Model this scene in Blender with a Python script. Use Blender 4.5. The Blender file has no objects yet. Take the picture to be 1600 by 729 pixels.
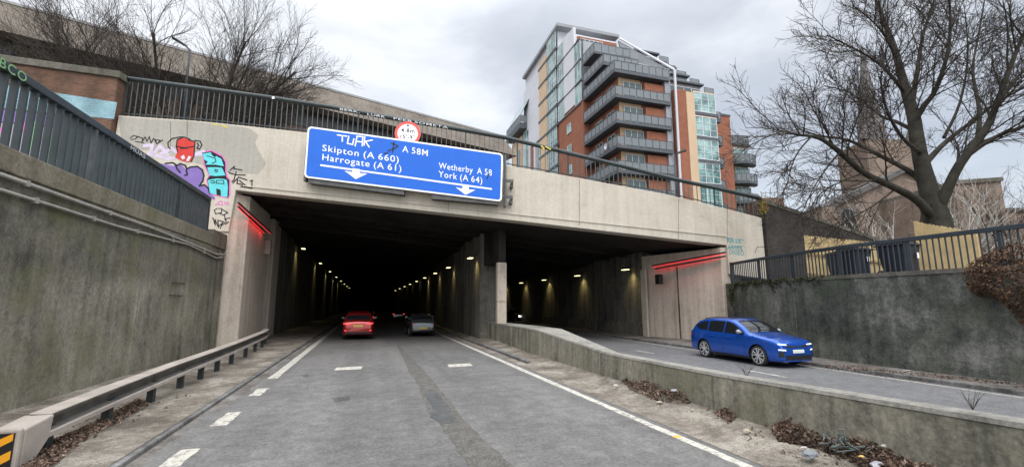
import bpy, bmesh, math, random
from mathutils import Vector, Matrix
R = math.radians
S = bpy.context.scene
COL = S.collection

# ---------------------------------------------------------------- camera
F_PX, VPX, HORY, CAM_H = 700.0, 575.0, 472.0, 2.25
PITCH = math.atan((HORY - 364.5) / F_PX)
def _raw(px, py):
    a = (px - 800) / F_PX; b = (364.5 - py) / F_PX
    return Vector((a, math.cos(PITCH) - b * math.sin(PITCH), math.sin(PITCH) + b * math.cos(PITCH)))
_v = _raw(VPX, HORY); YAW = math.atan2(_v.x, _v.y)
cd = bpy.data.cameras.new('camera'); cam = bpy.data.objects.new('camera', cd); COL.objects.link(cam)
cd.sensor_width = 36; cd.lens = F_PX / 1600 * 36; cd.clip_end = 2000; cd.clip_start = 0.05
cam.location = (0, 0, CAM_H); cam.rotation_euler = (math.pi / 2 + PITCH, 0, YAW)
S.camera = cam

# ---------------------------------------------------------------- sky, sun, exposure
W = bpy.data.worlds.new('World'); S.world = W; W.use_nodes = True
nt = W.node_tree; nt.nodes.clear()
def wn(t, **k):
    n = nt.nodes.new(t)
    for a, b in k.items(): setattr(n, a, b)
    return n
SUN_EL, SUN_AZ = 52, 200          # a veiled sun high behind the camera
sky = wn('ShaderNodeTexSky', sky_type='NISHITA', sun_disc=False)
sky.sun_elevation = R(SUN_EL); sky.sun_rotation = R(SUN_AZ)
bg1 = wn('ShaderNodeBackground'); bg1.inputs[1].default_value = 0.05
nt.links.new(sky.outputs[0], bg1.inputs[0])
tc = wn('ShaderNodeTexCoord')
mp = wn('ShaderNodeMapping'); mp.inputs['Scale'].default_value = (1, 1, 2.0); mp.inputs['Location'].default_value = (3.1, 0.6, 0.35)
nt.links.new(tc.outputs['Generated'], mp.inputs[0])
nz = wn('ShaderNodeTexNoise'); nz.inputs['Scale'].default_value = 1.9; nz.inputs['Detail'].default_value = 7; nz.inputs['Roughness'].default_value = .52
nz.inputs['Distortion'].default_value = .35
nt.links.new(mp.outputs[0], nz.inputs[0])
rp = wn('ShaderNodeValToRGB')
e = rp.color_ramp.elements
e[0].position = .34; e[0].color = (.47, .49, .525, 1)
e[1].position = .64; e[1].color = (.96, .965, .97, 1)
x = rp.color_ramp.elements.new(.48); x.color = (.62, .64, .67, 1)
nt.links.new(nz.outputs[0], rp.inputs[0])
sx = wn('ShaderNodeSeparateXYZ'); nt.links.new(tc.outputs['Generated'], sx.inputs[0])
mr = wn('ShaderNodeMapRange', interpolation_type='SMOOTHSTEP')     # an overcast sky brightens towards the zenith
mr.inputs['From Min'].default_value = .50; mr.inputs['From Max'].default_value = .85
mr.inputs['To Min'].default_value = 1.0; mr.inputs['To Max'].default_value = 3.6
nt.links.new(sx.outputs[2], mr.inputs[0])
mr2 = wn('ShaderNodeMapRange', interpolation_type='SMOOTHSTEP')    # and towards the veiled sun behind the camera
mr2.inputs['From Min'].default_value = .15; mr2.inputs['From Max'].default_value = -.5
mr2.inputs['To Min'].default_value = 1.0; mr2.inputs['To Max'].default_value = 1.9
nt.links.new(sx.outputs[1], mr2.inputs[0])
mm = wn('ShaderNodeMath', operation='MULTIPLY'); nt.links.new(mr.outputs[0], mm.inputs[0]); nt.links.new(mr2.outputs[0], mm.inputs[1])
bg2 = wn('ShaderNodeBackground'); nt.links.new(rp.outputs[0], bg2.inputs[0]); nt.links.new(mm.outputs[0], bg2.inputs[1])
ad = wn('ShaderNodeAddShader'); nt.links.new(bg1.outputs[0], ad.inputs[0]); nt.links.new(bg2.outputs[0], ad.inputs[1])
wo = wn('ShaderNodeOutputWorld'); nt.links.new(ad.outputs[0], wo.inputs[0])
sl = bpy.data.lights.new('sun', 'SUN'); sl.energy = 1.2; sl.angle = R(50); sl.color = (1, .97, .93)
so = bpy.data.objects.new('sun', sl); COL.objects.link(so)
so.rotation_euler = (R(90 - SUN_EL), 0, R(-SUN_AZ + 180))
S.view_settings.view_transform = 'Standard'; S.view_settings.look = 'None'
S.view_settings.exposure = -0.05; S.view_settings.gamma = 1

# ---------------------------------------------------------------- where a traced point lies on a real plane
_c, _s = math.cos(YAW), math.sin(YAW)
def ray(px, py):
    r = _raw(px, py); return Vector((_c * r.x - _s * r.y, _s * r.x + _c * r.y, r.z))
ER = Vector((math.cos(YAW) , -math.sin(-YAW), 0)); EF = Vector((math.sin(-YAW), math.cos(YAW), 0))
O = Vector((0, 0, CAM_H))
def gnd(px, py, z=0.0):
    r = ray(px, py); return O + r * ((z - CAM_H) / r.z)
def onplane(px, py, P, D):
    n = Vector((D[1], -D[0], 0)); r = ray(px, py)
    return O + r * (n.dot(Vector((P[0], P[1], 0))) / n.dot(r))
def onX(px, py, X): return onplane(px, py, (X, 0), (0, 1))
def onY(px, py, Y): return onplane(px, py, (0, Y), (1, 0))
def far(px, py, d): return onplane(px, py, EF * d, ER)
PF = Vector((-6.65, 24.7, 0)); DF = Vector((24.9, -4.7, 0)).normalized(); NF = Vector((DF.y, -DF.x, 0))   # bridge face; NF points to the traffic
def fas(px, py, off=0.0): return onplane(px, py, PF + NF * off, DF)

# ---------------------------------------------------------------- mesh builder
class MB:
    def __init__(s): s.v = []; s.f = []; s.m = []; s.mi = 0
    def add(s, vs, fs):
        b = len(s.v); s.v += [Vector(q) for q in vs]
        for q in fs: s.f.append([b + i for i in q]); s.m.append(s.mi)
        return s
    def box(s, x0, x1, y0, y1, z0, z1):
        vs = [(x0,y0,z0),(x1,y0,z0),(x1,y1,z0),(x0,y1,z0),(x0,y0,z1),(x1,y0,z1),(x1,y1,z1),(x0,y1,z1)]
        return s.add(vs, [(0,3,2,1),(4,5,6,7),(0,1,5,4),(1,2,6,5),(2,3,7,6),(3,0,4,7)])
    def obox(s, p, ux, uy, uz):       # box from a corner and three edge vectors
        p, ux, uy, uz = map(Vector, (p, ux, uy, uz))
        vs = [p, p+ux, p+ux+uy, p+uy, p+uz, p+ux+uz, p+ux+uy+uz, p+uy+uz]
        return s.add(vs, [(0,3,2,1),(4,5,6,7),(0,1,5,4),(1,2,6,5),(2,3,7,6),(3,0,4,7)])
    def poly(s, pts): return s.add(pts, [tuple(range(len(pts)))])
    def prism(s, pts, d):
        n = len(pts); d = Vector(d); pts = [Vector(p) for p in pts]
        vs = pts + [p + d for p in pts]
        fs = [tuple(range(n)), tuple(reversed(range(n, 2*n)))] + [(i, i+n, (i+1)%n+n, (i+1)%n) for i in range(n)]
        return s.add(vs, fs)
    def tube(s, path, rad, n=8, cap=True):
        path = [Vector(p) for p in path]; k = len(path)
        rad = rad if isinstance(rad, (list, tuple)) else [rad] * k
        vs = []; up = Vector((0.13, 0.21, 1)).normalized()
        for i, p in enumerate(path):
            t = (path[min(i+1, k-1)] - path[max(i-1, 0)]).normalized()
            a = t.cross(up)
            if a.length < 1e-3: a = t.cross(Vector((1, 0, 0)))
            a.normalize(); b = t.cross(a)
            for j in range(n):
                w = 2 * math.pi * j / n; vs.append(p + (a * math.cos(w) + b * math.sin(w)) * rad[i])
        fs = [(i*n+j, i*n+(j+1)%n, (i+1)*n+(j+1)%n, (i+1)*n+j) for i in range(k-1) for j in range(n)]
        if cap: fs += [tuple(range(n))[::-1], tuple(range((k-1)*n, k*n))]
        return s.add(vs, fs)
    def cyl(s, p0, p1, r, n=16): return s.tube([p0, p1], r, n)
    def grid(s, rows):
        nr, nc = len(rows), len(rows[0])
        return s.add([p for r_ in rows for p in r_], [(i*nc+j, i*nc+j+1, (i+1)*nc+j+1, (i+1)*nc+j) for i in range(nr-1) for j in range(nc-1)])
    def build(s, name, mats, parent=None, smooth=False, bevel=0.0, kind=None, loc=None, auto=None):
        mats = mats if isinstance(mats, (list, tuple)) else [mats]
        if parent is not None:
            o0 = world_loc(parent)
        else:
            if loc is None:
                mn = [min(v[i] for v in s.v) for i in range(3)]; mx = [max(v[i] for v in s.v) for i in range(3)]
                loc = ((mn[0]+mx[0])/2, (mn[1]+mx[1])/2, mn[2])
            o0 = Vector(loc)
        me = bpy.data.meshes.new(name)
        me.from_pydata([tuple(v - o0) for v in s.v], [], s.f)
        for m_ in mats: me.materials.append(m_)
        me.polygons.foreach_set('material_index', s.m)
        if smooth: me.polygons.foreach_set('use_smooth', [True] * len(s.f))
        me.update()
        ob = bpy.data.objects.new(name, me); COL.objects.link(ob)
        if parent is not None: ob.parent = parent
        else: ob.location = o0
        if auto is not None:
            bm = bmesh.new(); bm.from_mesh(me); bmesh.ops.recalc_face_normals(bm, faces=bm.faces)
            for ed in bm.edges:
                if len(ed.link_faces) == 2 and ed.calc_face_angle(0) > R(auto): ed.smooth = False
            for f_ in bm.faces: f_.smooth = True
            bm.to_mesh(me); bm.free()
        if bevel:
            b = ob.modifiers.new('bevel', 'BEVEL'); b.width = bevel; b.segments = 2; b.limit_method = 'ANGLE'
        if kind: ob['kind'] = kind
        return ob
def world_loc(o):
    p = Vector((0, 0, 0))
    while o is not None: p += o.location; o = o.parent
    return p
def tag(o, label, cat, group=None, kind=None):
    o['label'] = label; o['category'] = cat
    if group: o['group'] = group
    if kind: o['kind'] = kind
    return o
def thing(name, label, cat, loc=(0, 0, 0), group=None):
    o = bpy.data.objects.new(name, None); COL.objects.link(o); o.location = loc; o.empty_display_size = .2
    return tag(o, label, cat, group)
def copy_tree(o, parent=None):
    c = o.copy(); COL.objects.link(c); c.parent = parent
    for ch in list(o.children): copy_tree(ch, c)
    return c

# ---------------------------------------------------------------- materials
class NT:
    def __init__(s, name):
        s.m = bpy.data.materials.new(name); s.m.use_nodes = True; s.t = s.m.node_tree
        s.b = s.t.nodes['Principled BSDF']
    def n(s, t, **k):
        q = s.t.nodes.new(t)
        for a, b in k.items(): setattr(q, a, b)
        return q
    def l(s, a, b): s.t.links.new(a, b)
    def coord(s, scale=(1, 1, 1), obj=False, rot=(0, 0, 0)):
        g = s.n('ShaderNodeTexCoord').outputs['Object'] if obj else s.n('ShaderNodeNewGeometry').outputs['Position']
        m_ = s.n('ShaderNodeMapping'); m_.inputs['Scale'].default_value = scale; m_.inputs['Rotation'].default_value = rot
        s.l(g, m_.inputs[0]); return m_.outputs[0]
    def noise(s, co, scale, detail=5, rough=.55, dist=0):
        q = s.n('ShaderNodeTexNoise'); s.l(co, q.inputs['Vector']); q.inputs['Scale'].default_value = scale
        q.inputs['Detail'].default_value = detail; q.inputs['Roughness'].default_value = rough; q.inputs['Distortion'].default_value = dist
        return q.outputs[0]
    def ramp(s, v, *st):
        q = s.n('ShaderNodeValToRGB'); s.l(v, q.inputs[0]); el = q.color_ramp.elements
        while len(el) < len(st): el.new(.5)
        for i, (p, c) in enumerate(st):
            el[i].position = p; el[i].color = (*c, 1) if isinstance(c, (tuple, list)) else (c, c, c, 1)
        return q.outputs[0]
    def mix(s, a, b, fac, mode='MIX'):
        q = s.n('ShaderNodeMix', data_type='RGBA', blend_type=mode)
        for i, v in ((0, fac), (6, a), (7, b)):
            if hasattr(v, 'links'): s.l(v, q.inputs[i])
            else: q.inputs[i].default_value = v if i == 0 else (*v, 1)
        return q.outputs[2]
    def math(s, op, a, b=0.0):
        q = s.n('ShaderNodeMath', operation=op)
        for i, v in ((0, a), (1, b)):
            if hasattr(v, 'links'): s.l(v, q.inputs[i])
            else: q.inputs[i].default_value = v
        return q.outputs[0]
    def col(s, c):
        if hasattr(c, 'links'): s.l(c, s.b.inputs['Base Color'])
        else: s.b.inputs['Base Color'].default_value = (*c, 1)
    def bump(s, h, strength=.3, dist=.02):
        q = s.n('ShaderNodeBump'); q.inputs['Strength'].default_value = strength; q.inputs['Distance'].default_value = dist
        s.l(h, q.inputs['Height']); s.l(q.outputs[0], s.b.inputs['Normal'])
    def set(s, rough=.8, metal=0, spec=None):
        s.b.inputs['Roughness'].default_value = rough; s.b.inputs['Metallic'].default_value = metal
        if spec is not None: s.b.inputs['Specular IOR Level'].default_value = spec
        return s
def vary(name, c, amt=.25, scale=3, rough=.7, metal=0, obj=True, spec=None, bump=.1, fine=40):
    q = NT(name); co = q.coord(obj=obj); n1 = q.noise(co, scale); n2 = q.noise(co, fine, 3)
    lo = tuple(v * (1 - amt) for v in c); hi = tuple(min(1, v * (1 + amt)) for v in c)
    q.col(q.ramp(q.math('ADD', q.math('MULTIPLY', n1, .7), q.math('MULTIPLY', n2, .3)), (.32, lo), (.68, hi)))
    if bump: q.bump(n2, bump, .005)
    q.set(rough, metal, spec); return q.m
def concrete(name, light, mid, dark, streak=.5, blotch=.5, moss=None, scale=1.0, rough=.9, seam=0, grain=.27, lift=0):
    q = NT(name); co = q.coord(); cs = q.coord((1.6, 1.6, .12))
    n1 = q.noise(cs, 1.5 * scale, 6, .6); n2 = q.noise(co, .45 * scale, 6, .62, .4); n3 = q.noise(co, 22, 4, .65); n4 = q.noise(co, 3.2, 6, .7)
    t = q.math('ADD', q.math('MULTIPLY', n1, streak), q.math('MULTIPLY', n2, blotch))
    t = q.math('ADD', t, q.math('MULTIPLY', n4, .28)); t = q.math('ADD', t, q.math('MULTIPLY', n3, .22))
    k = (streak + blotch + .5) * .5
    w_ = .135 + .10 * (.27 - grain) / .17; c = q.ramp(t, (k - w_, dark), (k - .02, mid), (k + .9 * w_, light))
    c = q.mix(c, q.ramp(q.noise(co, 9, 3, .8), (.32, 1 - grain), (.68, 1 + grain)), 1, 'MULTIPLY')
    c = q.mix(c, q.ramp(q.noise(q.coord((4.5, 4.5, .10)), 1.0, 5, .65), (.36, .76), (.60, 1.12)), streak * .9, 'MULTIPLY')
    if lift:                        # two casting lifts: the upper one darker and dirtier
        zz_ = q.n('ShaderNodeSeparateXYZ'); q.l(q.n('ShaderNodeNewGeometry').outputs['Position'], zz_.inputs[0])
        zf = q.math('ADD', zz_.outputs[2], q.math('MULTIPLY', q.math('SUBTRACT', n4, .5), 1.1))
        c = q.mix(c, q.ramp(q.math('MULTIPLY', zf, .15), (lift * .15 - .03, 1.08), (lift * .15 + .03, .74)), 1, 'MULTIPLY')
    if moss:
        nm = q.noise(co, .8, 7, .7); c = q.mix(c, moss, q.math('MULTIPLY', q.ramp(nm, (.5, 0), (.68, 1)), .65))
    q.col(c); q.bump(q.math('ADD', q.math('MULTIPLY', n3, .6), n4), .35, .02); q.set(rough, 0, .25); return q.m
def paint(name, c, rough=.45, wear=.12):
    return vary(name, c, wear, 2.5, rough, 0, True, .4, .04)
def emit(name, c, strength):
    q = NT(name); q.col(tuple(min(1, v) for v in c)); q.b.inputs['Emission Color'].default_value = (*c, 1); q.b.inputs['Emission Strength'].default_value = strength
    return q.m

def asphalt(name, c, dark, seed=0.0):
    q = NT(name); co = q.coord(); sm = q.coord((1, .05, 1)); big = q.noise(co, .35, 5, .6); tr = q.noise(sm, .8, 3, .5); g = q.noise(co, 16, 4, .85); g2 = q.noise(co, 60, 2, .8); md = q.noise(co, 3.0, 5, .7)
    t = q.math('ADD', q.math('MULTIPLY', big, .45), q.math('MULTIPLY', tr, .55))
    b = q.ramp(t, (.43, dark), (.57, c))
    s_ = q.ramp(q.math('ADD', q.math('MULTIPLY', g, .65), q.math('MULTIPLY', g2, .35)), (.36, .52), (.64, 1.55))
    b = q.mix(b, q.ramp(md, (.36, .80), (.64, 1.18)), 1.0, 'MULTIPLY')
    b = q.mix(b, s_, 1.0, 'MULTIPLY')
    # darker tar repairs and faint cracks
    vo = q.n('ShaderNodeTexVoronoi', feature='DISTANCE_TO_EDGE'); q.l(q.coord((.45, .16, 1)), vo.inputs['Vector']); vo.inputs['Scale'].default_value = 1.0
    ck = q.ramp(vo.outputs['Distance'], (0.0, 1), (.008, 0)); ckm = q.ramp(q.noise(co, .5, 3), (.55, 0), (.62, .55))
    b = q.mix(b, tuple(v * .45 for v in dark), q.math('MULTIPLY', ck, ckm))
    q.col(b); q.bump(g, .5, .006); q.set(.82, 0, .35); return q.m
def dirt(name, a, b, c):
    q = NT(name); co = q.coord(); n1 = q.noise(co, .9, 6, .6, .3); n2 = q.noise(co, 7, 5, .7); n3 = q.noise(co, 45, 3, .8)
    t = q.math('ADD', q.math('MULTIPLY', n1, .6), q.math('MULTIPLY', n2, .4))
    base = q.ramp(t, (.40, a), (.5, b), (.60, c))
    base = q.mix(base, q.ramp(n3, (.35, .6), (.65, 1.35)), 1, 'MULTIPLY')
    vo = q.n('ShaderNodeTexVoronoi'); q.l(co, vo.inputs['Vector']); vo.inputs['Scale'].default_value = 11; vo.inputs['Randomness'].default_value = 1
    sp = q.math('MULTIPLY', q.ramp(vo.outputs['Distance'], (.16, 1), (.24, 0)), q.ramp(n2, (.48, 0), (.54, 1)))
    base = q.mix(base, (.045, .038, .032), q.math('MULTIPLY', sp, .8))
    q.col(base); q.bump(q.math('ADD', n2, q.math('MULTIPLY', n3, .5)), .6, .03); q.set(.95, 0, .2); return q.m
def brick(name, c1, c2, mort, scale=1.0, axis='XZ', dirtamt=.35):
    q = NT(name); g = q.n('ShaderNodeNewGeometry').outputs['Position']; s3 = q.n('ShaderNodeSeparateXYZ'); q.l(g, s3.inputs[0])
    cb = q.n('ShaderNodeCombineXYZ')
    if axis == 'XZ': h = q.math('ADD', s3.outputs[0], q.math('MULTIPLY', s3.outputs[1], .21))
    else: h = q.math('ADD', s3.outputs[1], q.math('MULTIPLY', s3.outputs[0], .13))
    q.l(h, cb.inputs[0]); q.l(s3.outputs[2], cb.inputs[1])
    b = q.n('ShaderNodeTexBrick'); q.l(cb.outputs[0], b.inputs['Vector'])
    b.inputs['Color1'].default_value = (*c1, 1); b.inputs['Color2'].default_value = (*c2, 1); b.inputs['Mortar'].default_value = (*mort, 1)
    b.inputs['Scale'].default_value = 1; b.inputs['Brick Width'].default_value = .24 * scale; b.inputs['Row Height'].default_value = .085 * scale; b.inputs['Mortar Size'].default_value = .009 * scale
    co = q.coord(); n = q.noise(co, .7, 6, .65)
    q.col(q.mix(b.outputs[0], q.ramp(n, (.35, 1 - dirtamt), (.65, 1 + dirtamt * .5)), 1, 'MULTIPLY')); q.bump(b.outputs['Fac'], -.25, .01); q.set(.9, 0, .2); return q.m
def glass(name, c, rough=.08):
    q = NT(name); q.col(c); q.set(rough, 0, .7); return q.m

M = {}
M['asphalt'] = asphalt('asphalt worn grey', (.134, .129, .122), (.098, .094, .090))
M['asphalt2'] = asphalt('asphalt bluish', (.138, .137, .138), (.112, .111, .112))
M['patch'] = asphalt('asphalt repair', (.075, .077, .075), (.055, .057, .056))
M['seam'] = asphalt('asphalt rough joint', (.098, .093, .086), (.050, .046, .041))
q = NT('asphalt rough joint broken'); co = q.coord(); n_ = q.noise(co, 4.5, 6, .8); n2_ = q.noise(co, 28, 3, .85); n3_ = q.noise(co, .8, 3)
c_ = q.ramp(q.math('ADD', q.math('MULTIPLY', n_, .5), q.math('MULTIPLY', n2_, .5)), (.40, (.055, .051, .046)), (.50, (.098, .092, .083)), (.60, (.155, .145, .13)))
q.col(c_); q.bump(n2_, .6, .01); q.set(.9, 0, .2); M['seam'] = q.m
M['verge'] = dirt('verge dirt', (.10, .085, .068), (.18, .158, .130), (.29, .262, .22))
M['verge2'] = dirt('footway grime', (.09, .08, .07), (.15, .135, .12), (.22, .205, .19))
M['kerb'] = concrete('kerb stone', (.2, .195, .19), (.12, .115, .11), (.06, .057, .054))
M['fascia'] = concrete('limewashed concrete', (.56, .512, .43), (.485, .438, .362), (.36, .315, .25), .32, .62, grain=.08)
M['buff'] = concrete('buff paint patch', (.40, .375, .325), (.35, .33, .285), (.27, .25, .215), .3, .4, grain=.08)
M['pier'] = concrete('pale pier concrete', (.58, .51, .43), (.49, .42, .345), (.27, .22, .175), .60, .4, grain=.10)
M['wall_l'] = concrete('weathered retaining concrete', (.275, .253, .20), (.172, .160, .126), (.072, .068, .054), .35, .55, (.110, .108, .042), lift=2.9)
M['cope_l'] = concrete('weathered coping', (.24, .21, .155), (.17, .15, .11), (.09, .08, .06), .3, .5, (.12, .12, .055))
M['wall_r'] = concrete('dark green stained concrete', (.215, .21, .19), (.080, .083, .072), (.028, .031, .027), .25, .65, (.055, .07, .032))
M['median'] = concrete('mossy barrier concrete', (.31, .285, .225), (.20, .186, .148), (.092, .09, .072), .5, .45, (.10, .105, .05))
M['cap'] = concrete('barrier top concrete', (.27, .255, .225), (.205, .194, .17), (.12, .115, .10), .1, .6)
M['shade_concrete'] = concrete('shade-darkened tunnel concrete', (.19, .178, .152), (.125, .118, .10), (.058, .055, .048), .6, .4)  # the tunnel's gloom is put into this dark concrete colour
M['soffit'] = concrete('shade-darkened soffit', (.040, .033, .028), (.022, .019, .017), (.010, .009, .008), .2, .6)  # near-black underside: the shade beneath the deck is put into its colour
M['rail'] = paint('dark green rail paint', (.035, .047, .05), .5, .3)
M['railr'] = paint('blue grey rail paint', (.030, .039, .048), .5, .3)
M['railg'] = paint('bridge rail paint', (.03, .04, .04), .5, .3)
M['bars'] = paint('grey bar paint', (.085, .095, .095), .55, .3)
M['brickl'] = brick('red brown brick', (.16, .075, .045), (.10, .052, .034), (.12, .105, .085))
M['brickd'] = brick('dark sooty brick', (.045, .040, .036), (.075, .060, .050), (.04, .04, .036))
M['brickb'] = brick('far brown brick', (.2, .12, .085), (.15, .085, .06), (.2, .18, .16), 1.6)
M['coping'] = concrete('mossy stone coping', (.17, .155, .13), (.11, .1, .085), (.06, .055, .045), .3, .5, (.07, .08, .03))
M['galv'] = vary('galvanised steel', (.36, .315, .275), .25, 2.0, .65, .2, True)
M['galvd'] = vary('shade-darkened steel', (.13, .12, .105), .45, 2.5, .7, .2, True)  # beam face darker than the top plate: recess shade put into the colour
M['post'] = vary('dark steel post', (.035, .042, .042), .3, 3, .6, .2)
M['line'] = None
q = NT('worn road paint'); co = q.coord(); n = q.noise(co, 6, 6, .75); n2 = q.noise(co, 60, 3)
q.col(q.mix((.47, .445, .385), (.15, .142, .132), q.ramp(q.math('ADD', q.math('MULTIPLY', n, .75), q.math('MULTIPLY', n2, .25)), (.49, 0), (.58, .9)))); q.set(.75, 0, .3); q.bump(n2, .3, .004); M['line'] = q.m
M['blue'] = paint('sign blue', (.005, .115, .56), .4, .07)
M['white'] = paint('sign white', (.82, .82, .82), .4, .03)
M['red'] = paint('sign red', (.72, .09, .07), .4, .08)
M['black'] = paint('sign black', (.012, .012, .013), .5, .1)
M['signback'] = vary('sign frame steel', (.10, .10, .095), .3, 3, .6, .4)
M['pipe'] = vary('grey conduit', (.28, .265, .235), .25, 4, .6)
M['rubber'] = vary('tyre rubber', (.018, .018, .019), .2, 8, .85)
M['alloy'] = vary('alloy wheel', (.50, .50, .51), .1, 8, .35, .3)
M['alloyd'] = vary('dark wheel recess', (.012, .012, .013), .1, 8, .5, .3)
M['plastic'] = vary('black trim', (.014, .014, .016), .2, 8, .5)
M['glassd'] = glass('dark car glass', (.012, .014, .016), .05)
M['timber'] = vary('new fence timber', (.56, .42, .21), .22, 2.2, .75)
M['timberd'] = vary('fence rail timber', (.33, .23, .11), .22, 2.2, .8)
M['bin'] = vary('dark bin plastic', (.010, .014, .022), .2, 5, .5)
M['bark'] = vary('dark bark', (.046, .042, .034), .5, 2.0, .95, 0, False, .1, .4, 14)
M['twig'] = vary('twig bark', (.050, .042, .036), .3, 3, .95, 0, False, .1, 0)
M['birch'] = vary('pale birch bark', (.42, .40, .36), .25, 3, .9, 0, False, .1, 0)
M['stone'] = concrete('church sandstone', (.25, .19, .148), (.185, .14, .11), (.105, .082, .066), .3, .5)
M['stone2'] = concrete('spire stone', (.17, .155, .15), (.13, .12, .115), (.085, .08, .075), .3, .4)
M['slate'] = vary('slate roof', (.085, .078, .074), .25, 2, .8, 0, False)
M['concrete_b'] = concrete('weathered cladding', (.20, .172, .143), (.155, .132, .108), (.10, .085, .07), .2, .6)
M['dark'] = vary('dark glazing band', (.02, .02, .02), .3, 1, .3, 0, False)
M['leaf'] = None
def leafmat(name, a, b, c):
    q = NT(name); co = q.coord(); n = q.noise(co, 13, 2, .8); n2 = q.noise(co, 1.3, 3)
    q.col(q.mix(q.ramp(n, (.3, a), (.5, b), (.7, c)), q.ramp(n2, (.35, .6), (.65, 1.3)), 1, 'MULTIPLY')); q.set(.85, 0, .2); return q.m
M['leaf'] = leafmat('dead leaves', (.038, .024, .018), (.115, .074, .052), (.30, .23, .18))
M['leafb'] = leafmat('brown hedge leaves', (.035, .021, .014), (.105, .060, .037), (.21, .13, .082))
M['ivy'] = leafmat('ivy leaves', (.016, .02, .009), (.045, .05, .022), (.08, .08, .035))
M['weed'] = leafmat('green moss tuft', (.03, .045, .012), (.06, .085, .025), (.12, .13, .05))
RED = emit('red led', (.80, .045, .05), 1.0)
REDB = emit('red led bright', (1, .12, .12), 2.2)
LAMP = emit('tunnel lamp lens', (1, .86, .42), 3.0)

rnd = random.Random(7)
def lerp(a, b, t): return a + (b - a) * t
def interp(xs, ys, x):
    if x <= xs[0]: return ys[0]
    for i in range(len(xs) - 1):
        if x <= xs[i+1]: return lerp(ys[i], ys[i+1], (x - xs[i]) / (xs[i+1] - xs[i]))
    return ys[-1]
def smooth_interp(xs, ys, x):          # monotone-ish cubic
    n = len(xs)
    if x <= xs[0]: return ys[0]
    if x >= xs[-1]: return ys[-1]
    d = [(ys[i+1]-ys[i])/(xs[i+1]-xs[i]) for i in range(n-1)]
    m_ = [d[0]] + [0 if d[i-1]*d[i] <= 0 else 2*d[i-1]*d[i]/(d[i-1]+d[i]) for i in range(1, n-1)] + [d[-1]]
    for i in range(n-1):
        if x <= xs[i+1]:
            h = xs[i+1]-xs[i]; t = (x-xs[i])/h
            return (2*t**3-3*t*t+1)*ys[i] + (t**3-2*t*t+t)*h*m_[i] + (-2*t**3+3*t*t)*ys[i+1] + (t**3-t*t)*h*m_[i+1]

# ================================================================ GROUND, ROADS
TL = 170.0                       # where the tunnel is closed off
mb = MB(); mb.box(-400, 400, -200, 500, -1.2, -.30); mb.build('ground', M['verge2'], kind='structure')
def sheet(name, mat, pts, z, kind='structure', thick=0):
    m_ = MB(); m_.poly([(p[0], p[1], z) for p in pts]); return m_.build(name, mat, kind=kind)
KL, KR = -3.12, 15.3
def slab(name, mat, x0, x1, y0, y1, z0, z1, bevel=0):
    return MB().box(x0, x1, y0, y1, z0, z1).build(name, mat, kind='structure', bevel=bevel)
slab('road', M['asphalt'], KL, 5.9, -25, TL, -.28, 0)
slab('right_road', M['asphalt2'], 7.0, KR, -25, TL, -.28, .002)
def bumpy(name, mat, x0, x1, y0, y1, z, amp, nx, ny, seed, edge0=True, edge1=True):
    r_ = random.Random(seed); rows = []
    ph = [(r_.uniform(.3, 2.2), r_.uniform(.3, 2.2), r_.uniform(0, 6)) for _ in range(7)]
    for j in range(ny + 1):
        y = lerp(y0, y1, (j / ny) ** 1.6); row = []
        for i in range(nx + 1):
            t = i / nx; x_ = lerp(x0, x1, t); h = sum(math.sin(a * x_ * 2.1 + b * y + c) for a, b, c in ph) / 7
            k = 1.0
            if edge0: k *= min(1, t * 4)
            if edge1: k *= min(1, (1 - t) * 4)
            row.append((x_, y, z(x_, y) + amp * h * k))
        rows.append(row)
    m_ = MB().grid(rows); return m_.build(name, mat, smooth=True, kind='structure')
bumpy('left_verge', M['verge'], -6.75, KL - .09, -8, 60, lambda x, y: .086 + .03 * max(0, -5.2 - x), .03, 14, 70, 3, True, True)
slab('left_kerb', M['kerb'], KL - .16, KL, -25, TL, -.28, .075, .02)
bumpy('middle_verge', M['verge'], 5.34, 7.1, -8, 60, lambda x, y: .006 + .13 * max(0, x - 5.75), .022, 14, 80, 5, True, True)
slab('tunnel_kerb', M['kerb'], 5.72, 5.92, 16.2, TL, -.28, .11, .03)
slab('right_kerb', M['kerb'], KR, KR + .16, -25, TL, -.28, .115, .02)
bumpy('right_footway', M['verge2'], KR + .16, 18.9, -8, 60, lambda x, y: .11, .015, 10, 50, 9, False, True)

# markings ---------------------------------------------------------------
def mark(pts, z=.004, name='road_marking', mat=None):
    return sheet(name, mat or M['line'], pts, z)
def ragged(a, b, w0, w1, n, seed, amp=.012):
    r_ = random.Random(seed); L = []; Rr = []
    for i in range(n + 1):
        t = i / n; x0 = lerp(a[0], b[0], t); y = lerp(a[1], b[1], t)
        L.append((x0 - w0 / 2 + r_.uniform(-amp, amp), y)); Rr.append((x0 + w1 / 2 + r_.uniform(-amp, amp), y))
    return L + Rr[::-1]
mark(ragged((-2.62, 15.4), (-2.60, 95), .26, .26, 60, 1))
for y0, y1, s in ((4.4, 5.6, 6), (7.0, 8.55, 2), (9.95, 11.05, 3), (12.75, 13.75, 4)):
    mark(ragged((-2.53, y0), (-2.53, y1), .27, .27, 8, s, .02))
mark(ragged((5.2, -6), (5.08, 12), .17, .17, 60, 11, .014)); mark(ragged((5.08, 12), (4.9, 95), .2, .2, 70, 12, .012))
for xc, y0, s in ((-.53, 16.6, 21), (3.28, 16.2, 22)):
    r_ = random.Random(s)
    mark([(xc - .46, y0), (xc + .40, y0 + .03), (xc + .47, y0 + .75), (xc - .40, y0 + .70)])
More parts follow.
